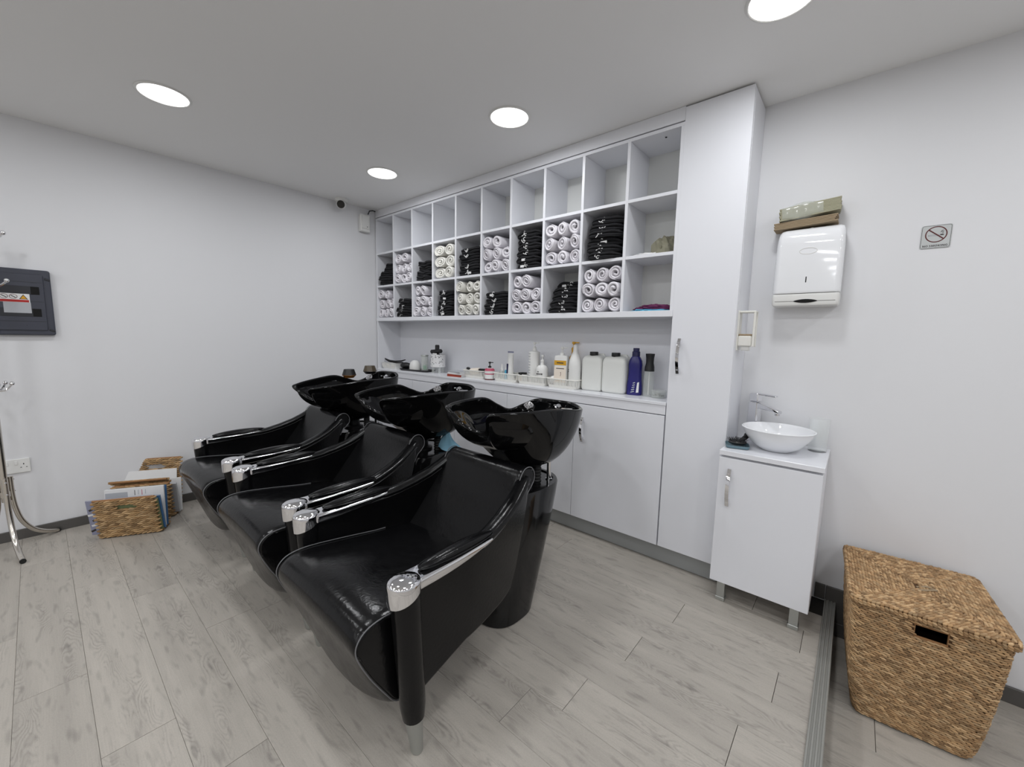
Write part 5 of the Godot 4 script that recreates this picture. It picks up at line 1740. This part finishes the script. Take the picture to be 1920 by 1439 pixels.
func hamper() -> void:
	var h := thing("laundry_hamper", "woven brown seagrass laundry hamper with lid by the white wall", "hamper", T(4.0, -0.17, 0.285, 0.06))
	var H := 0.475
	# half sizes at the foot and at the mouth
	var at_height := func(t: float) -> Vector2:
		var e := sqrt(t)
		return Vector2(lerpf(0.155, 0.209, e), lerpf(0.2, 0.234, e))
	# hollow shell of two skins, with a real finger hole front and back
	var levels := [0.0, 0.12, 0.3, 0.5, 0.7, (H - 0.063) / H, (H - 0.014) / H, 1.0]
	var shell := MB.new()
	for skin in [0.003, 0.011]:
		var loops: Array = []
		for t in levels:
			var s: Vector2 = at_height.call(t)
			var raw := rrect(s.x * 2 - skin * 2, s.y * 2 - skin * 2, 0.03, 4)
			var R := PackedVector3Array()
			for i in raw.size():
				var p := raw[i]
				var q := raw[(i + 1) % raw.size()]
				var y: float = 0.004 + (H - 0.002) * t
				R.append(Vector3(p.x, y, p.y))
				if absf(p.y - q.y) < 0.0001 and absf(p.x - q.x) > 0.1:
					for c in ([HOLE.y, HOLE.x] if p.y > 0.0 else [HOLE.x, HOLE.y]):
						R.append(Vector3(c, y, p.y))
			loops.append(R)
		var n: int = loops[0].size()
		for l in levels.size() - 1:
			for i in n:
				var j := (i + 1) % n
				var A: PackedVector3Array = loops[l]
				var B: PackedVector3Array = loops[l + 1]
				var mid := (A[i] + A[j]) * 0.5
				if l == 5 and absf(mid.x - (HOLE.x + HOLE.y) * 0.5) < 0.002 and absf(A[i].z - A[j].z) < 0.001:
					continue
				if skin < 0.01:
					shell.quad(A[i], B[i], B[j], A[j])
				else:
					shell.quad(A[i], A[j], B[j], B[i])
	part(h, "core", shell.mesh(40.0), M.seagrass_core)
	part(h, "base_board", bx(-0.148, 0.148, 0.002, 0.01, -0.19, 0.19, 0.001), M.seagrass_core)
	for f in [1.0, -1.0]:
		var e: Array = []
		var s: Vector2 = at_height.call((H - 0.04) / H)
		for q in [Vector2(HOLE.x, H - 0.061), Vector2(HOLE.y, H - 0.061), Vector2(HOLE.y, H - 0.014), Vector2(HOLE.x, H - 0.014)]:
			e.append(Vector3(q.x, q.y, f * (s.y - 0.004)))
		part(h, "hole_binding", MB.new().tube(e, 0.0045, 7, false, 1.0, Vector3.BACK, true).mesh(), M.straw_cord)
	var places: Array = []
	var rows := 56
	for r in rows:
		var t := (r + 0.5) / rows
		var s: Vector2 = at_height.call(t)
		var loop := rrect(s.x * 2, s.y * 2, 0.03, 4)
		var per := 0.0
		var acc: Array = [0.0]
		for i in loop.size():
			per += loop[i].distance_to(loop[(i + 1) % loop.size()])
			acc.append(per)
		var n := int(per / 0.0165)
		var seg := 0
		for i in n:
			var d := per * (float(i) + 0.5 * (r % 2)) / n
			seg = 0
			while seg < loop.size() - 1 and acc[seg + 1] < d:
				seg += 1
			var a := loop[seg]
			var b := loop[(seg + 1) % loop.size()]
			var f: float = (d - acc[seg]) / maxf(acc[seg + 1] - acc[seg], 1e-5)
			var p := a.lerp(b, clampf(f, 0.0, 1.0))
			var dir := (b - a).normalized()
			var nor := Vector2(dir.y, -dir.x)
			# finger hole in the front near the mouth
			var y := 0.006 + H * t
			if absf(nor.y) > 0.8 and p.x > HOLE.x - 0.004 and p.x < HOLE.y + 0.004 and y > H - 0.064 and y < H - 0.013:
				continue
			var X := Vector3(dir.x, 0, dir.y)
			var Z := Vector3(nor.x, 0, nor.y)
			var Yv := Vector3.UP
			var tilt := 0.2 + rng.randf_range(-0.12, 0.12)
			var bs := Basis(X, Yv, Z).rotated(Z, -tilt)
			places.append(Transform3D(bs, Vector3(p.x, y, p.y) + Z * (0.0015 + rng.randf_range(-0.001, 0.0015))))
	weave(h, "woven_wall", places, stitch_mesh(0.0225, 0.0038), SEAGRASS)
	# lid: concentric square rounds of rope stitches
	var lid := MB.new()
	var rings: Array = []
	for q in [[0.0, 0.21, 0.237], [0.005, 0.214, 0.241], [0.014, 0.214, 0.241], [0.018, 0.21, 0.237]]:
		var R := PackedVector3Array()
		for p in rrect(q[1] * 2, q[2] * 2, 0.02, 3):
			R.append(Vector3(p.x, H + 0.006 + q[0], p.y))
		rings.append(R)
	var lp := part(h, "lid", lid.loft(rings).mesh(40.0), M.seagrass_core)
	places = []
	var nr := 21
	for r in nr:
		var t := 1.0 - float(r) / nr
		var loop := rrect(0.426 * t + 0.004, 0.482 * t + 0.03 * (1.0 - t) + 0.004, 0.022 * t, 3)
		var per := 0.0
		var acc: Array = [0.0]
		for i in loop.size():
			per += loop[i].distance_to(loop[(i + 1) % loop.size()])
			acc.append(per)
		var n := maxi(4, int(per / 0.0125))
		for i in n:
			var d := per * (float(i) + 0.5 * (r % 2)) / n
			var seg := 0
			while seg < loop.size() - 1 and acc[seg + 1] < d:
				seg += 1
			var a := loop[seg]
			var b := loop[(seg + 1) % loop.size()]
			var p := a.lerp(b, clampf((d - acc[seg]) / maxf(acc[seg + 1] - acc[seg], 1e-5), 0.0, 1.0))
			var dir := (b - a).normalized()
			var X := Vector3(dir.x, 0, dir.y)
			var Z := Vector3(dir.y, 0, -dir.x)
			var bs := Basis(X, Vector3.UP, Z).rotated(Vector3.UP, 0.55 + rng.randf_range(-0.15, 0.15))
			places.append(Transform3D(bs, Vector3(p.x, H + 0.0255 + rng.randf_range(-0.001, 0.002), p.y)))
			if r == 0:
				places.append(Transform3D(bs.rotated(X, 1.2), Vector3(p.x, H + 0.016, p.y) + Z * 0.002))
				places.append(Transform3D(bs.rotated(X, 1.5), Vector3(p.x, H + 0.009, p.y) + Z * 0.001))
	weave(lp, "woven_top", places, stitch_mesh(0.0165, 0.0058), SEAGRASS)
	part(lp, "lid_loop", MB.new().tube([Vector3(0.0, H + 0.024, 0.0), Vector3(0.03, H + 0.032, -0.01), Vector3(0.055, H + 0.034, 0.005), Vector3(0.02, H + 0.033, 0.03), Vector3(-0.01, H + 0.026, 0.036)], [0.004, 0.005, 0.006, 0.005, 0.003], 8, true, 0.6).mesh(), M.paper_towel_tan)


func panel_weave(parent: Node3D, called: String, w: float, h: float, face: Callable, hole: Rect2) -> void:
	# face maps (x along, y up the panel) to a Transform3D lying on it
	var places: Array = []
	var rows := int(h / 0.0135)
	var cols := int(w / 0.024)
	for r in rows:
		for c in cols:
			var x := -w / 2 + w * (c + 0.5 + (0.25 if r % 2 == 0 else -0.25)) / cols
			var y := h * (r + 0.5) / rows
			if hole.has_point(Vector2(x, y)):
				continue
			var tf: Transform3D = face.call(x, y)
			for side in [1.0, -1.0]:
				var o: Vector3 = tf.origin + tf.basis.z * 0.0035 * side
				places.append(Transform3D(tf.basis.rotated(tf.basis.z.normalized(), (0.28 if r % 2 == 0 else -0.2) + rng.randf_range(-0.12, 0.12)), o))
	weave(parent, called, places, stitch_mesh(0.036, 0.0062), STRAW)

func magazine_baskets() -> void:
	# a sling of woven water hyacinth: floor strip and two flared sides, open at the ends
	var specs := [
		["woven magazine basket in front, full of magazines", Vector3(0.292, 0, 2.192), 0.26, 0.27],
		["woven magazine basket against the wall, behind the other one", Vector3(0.07, 0, 2.088), 0.305, 0.375]]
	for k in 2:
		# local x runs from the left end to the right end, local z towards the viewer
		var bs := Basis(Vector3(0.485, 0, -0.874), Vector3.UP, Vector3(0.874, 0, 0.485))
		var o := thing("magazine_basket", specs[k][0], "basket", Transform3D(bs, specs[k][1]), "woven magazine baskets on the floor")
		var hf: float = specs[k][2]
		var hb: float = specs[k][3]
		var w := 0.3
		var half := 0.055
		var front := func(x: float, y: float) -> Transform3D:
			var a := 0.2 if k == 0 else 0.1
			var p := Vector3(x, 0.006 + y * cos(a), half + y * sin(a) + 0.0)
			if k == 1 and y > 0.24:
				var t := (y - 0.24) / 0.065
				p = Vector3(x, 0.006 + 0.24 * cos(a) + 0.05 * sin(t * 1.5), half + 0.24 * sin(a) + 0.045 * (1.0 - cos(t * 1.5)))
				a = 0.1 + 1.3 * t
			return Transform3D(Basis.from_euler(Vector3(a, 0, 0)), p)
		var back := func(x: float, y: float) -> Transform3D:
			var a := -0.22 if k == 0 else -0.2
			return Transform3D(Basis.from_euler(Vector3(a, 0, 0)), Vector3(x, 0.006 + y * cos(a), -half + y * sin(a)))
		var fh := Rect2(-0.055, hf - 0.062, 0.1, 0.022) if k == 0 else Rect2(5, 5, 0, 0)
		panel_weave(o, "front_panel", w, hf, front, fh)
		panel_weave(o, "rear_panel", w, hb, back, Rect2(-0.05, hb - 0.07, 0.1, 0.034))
		panel_weave(o, "floor_strip", w, half * 2, func(x: float, y: float) -> Transform3D: return Transform3D(Basis.from_euler(Vector3(PI / 2, 0, 0)), Vector3(x, 0.011, -half + y)), Rect2(5, 5, 0, 0))
		# rim cords
		for q in [[front, hf], [back, hb]]:
			var pts: Array = []
			for i in 13:
				pts.append(q[0].call(-w / 2 + w * i / 12.0, q[1]).origin)
			part(o, "rim_cord", MB.new().tube(pts, 0.0065, 8).mesh(), M.straw_cord)
	# magazines
	var mags := [
		# label, basket, x shift, z at foot, lean, length, height, thickness, material, cover
		["thick white magazine standing upright in the front basket", 0, 0.012, 0.008, -0.03, 0.30, 0.272, 0.012, "paper_white"],
		["blue-edged magazine behind the white one, front basket", 0, 0.016, -0.012, -0.05, 0.30, 0.266, 0.006, "paper_blue"],
		["blue and green magazine leaning on the front basket's side", 0, 0.01, 0.032, 0.2, 0.32, 0.24, 0.008, "paper_blue"],
		["green magazine with pale pages leaning in the front basket", 0, 0.004, 0.045, 0.2, 0.315, 0.225, 0.007, "paper_green"],
		["lilac patterned magazine sticking out of the front basket's end", 0, -0.045, 0.021, 0.16, 0.32, 0.235, 0.008, "paper_lilac"],
		["large pale brochure leaning back in the wall basket", 1, -0.02, -0.032, -0.19, 0.31, 0.29, 0.008, "paper_white"],
		["pale magazine standing steeply in the wall basket", 1, 0.03, 0.016, 0.16, 0.29, 0.22, 0.014, "paper_grey"],
		["thin white magazine behind the pale one in the wall basket", 1, 0.034, -0.006, -0.06, 0.29, 0.235, 0.009, "paper_white"]]
	for q in mags:
		var k: int = q[1]
		var bs := Basis(Vector3(0.485, 0, -0.874), Vector3.UP, Vector3(0.874, 0, 0.485))
		var base: Vector3 = specs[k][1] + bs * Vector3(q[2], 0.02, q[3])
		var o := thing("magazine", q[0], "magazine", Transform3D(bs * Basis.from_euler(Vector3(q[4], 0, 0)), base), "magazines in the floor baskets")
		var l: float = q[5]
		var h: float = q[6]
		var th: float = q[7]
		part(o, "pages", bx(-l / 2 + 0.002, l / 2 - 0.002, 0.001, h - 0.002, -th / 2 + 0.0008, th / 2 - 0.0008, 0.0), M.paper_white)
		var cv := part(o, "front_cover", bx(-l / 2, l / 2, 0.0, h, th / 2 - 0.0008, th / 2, 0.0), M[q[8]])
		part(o, "back_cover", bx(-l / 2, l / 2, 0.0, h, -th / 2, -th / 2 + 0.0008, 0.0), M[q[8]])
		part(o, "spine", bx(-l / 2, l / 2, -0.0005, 0.001, -th / 2, th / 2, 0.0), M[q[8]])
		if q[0].begins_with("thick white"):
			part(cv, "picture", bx(-l / 2 + 0.004, -0.035, h - 0.055, h - 0.022, th / 2, th / 2 + 0.0003, 0.0), M.paper_grey)
			for i in 4:
				part(cv, "text_block", bx(0.0 + 0.018 * i, 0.003 + 0.018 * i, h - 0.048 + 0.004 * (i % 2), h - 0.014, th / 2, th / 2 + 0.0003, 0.0), [M.label_ink, M.paper_grey, M.label_pink, M.paper_grey][i])
		if q[0].begins_with("lilac"):
			for i in 5:
				part(cv, "picture_patch", MB.new().box(Vector3(-l / 2 + 0.012 + 0.008 * (i % 3), 0.03 + 0.036 * i, th / 2), Vector3(0.026, 0.012, 0.0006), 0.0, Basis.from_euler(Vector3(0, 0, 0.5 - 0.3 * (i % 2)))).mesh(), M.label_ink if i % 2 == 0 else M.paper_white)


func coat_stand() -> void:
	var o := thing("coat_stand", "chrome tubular coat stand at the left edge of the picture", "coat stand", T(0.1, 0, 2.7))
	part(o, "pole", MB.new().lathe([Vector2(0, 0.3), Vector2(0.016, 0.3), Vector2(0.016, 1.86), Vector2(0, 1.87)], 20).mesh(), M.brushed_steel)
	part(o, "clamp_collar", MB.new().lathe([Vector2(0.016, 0.33), Vector2(0.02, 0.33), Vector2(0.02, 0.36), Vector2(0.016, 0.36)], 20).mesh(), M.brushed_steel)
	for k in 3:
		var a := deg_to_rad(-10.0 + 120.0 * k)
		var d := Vector3(cos(a), 0, sin(a))
		var R := 0.235
		var pts: Array = []
		for q in spline([Vector2(0.03, 0.44), Vector2(0.03, 0.34), Vector2(0.038, 0.25), Vector2(0.062, 0.16), Vector2(0.11, 0.085), Vector2(0.17, 0.04), Vector2(R, 0.014)], 5):
			pts.append(d * q.x + Vector3(0, q.y, 0))
		var l := part(o, "leg", MB.new().tube(pts, 0.0125, 14).mesh(), M.brushed_steel)
		part(l, "end_plug", MB.new().tube([pts[pts.size() - 1], d * (R + 0.008) + Vector3(0, 0.0135, 0)], 0.0132, 14).mesh(), M.rubber)
		for y in [0.42, 0.35]:
			part(l, "bolt", MB.new().ball(d * 0.044 + Vector3(0, y, 0), Vector3(0.005, 0.005, 0.005), 8, 6).mesh(), M.chrome)
	# hooks: an upper and a lower ring, ball ends
	for q in [[1.8, 6, 0.115, -0.15], [1.55, 6, 0.1, 0.35], [0.975, 6, 0.075, -0.35]]:
		for k in q[1]:
			var a: float = q[3] + TAU * k / q[1]
			var d := Vector3(cos(a), 0, sin(a))
			var e: Vector3 = d * q[2] + Vector3(0, 0.012, 0)
			var hk := part(o, "hook", MB.new().tube(spline([Vector3(0, q[0] - 0.03, 0), d * q[2] * 0.6 + Vector3(0, q[0] - 0.035, 0), d * q[2] + Vector3(0, q[0], 0)], 4), 0.005, 8).mesh(), M.chrome)
			part(hk, "ball_end", MB.new().ball(d * q[2] + Vector3(0, q[0] + 0.004, 0), Vector3(0.0115, 0.0115, 0.0115), 14, 9).mesh(), M.chrome)
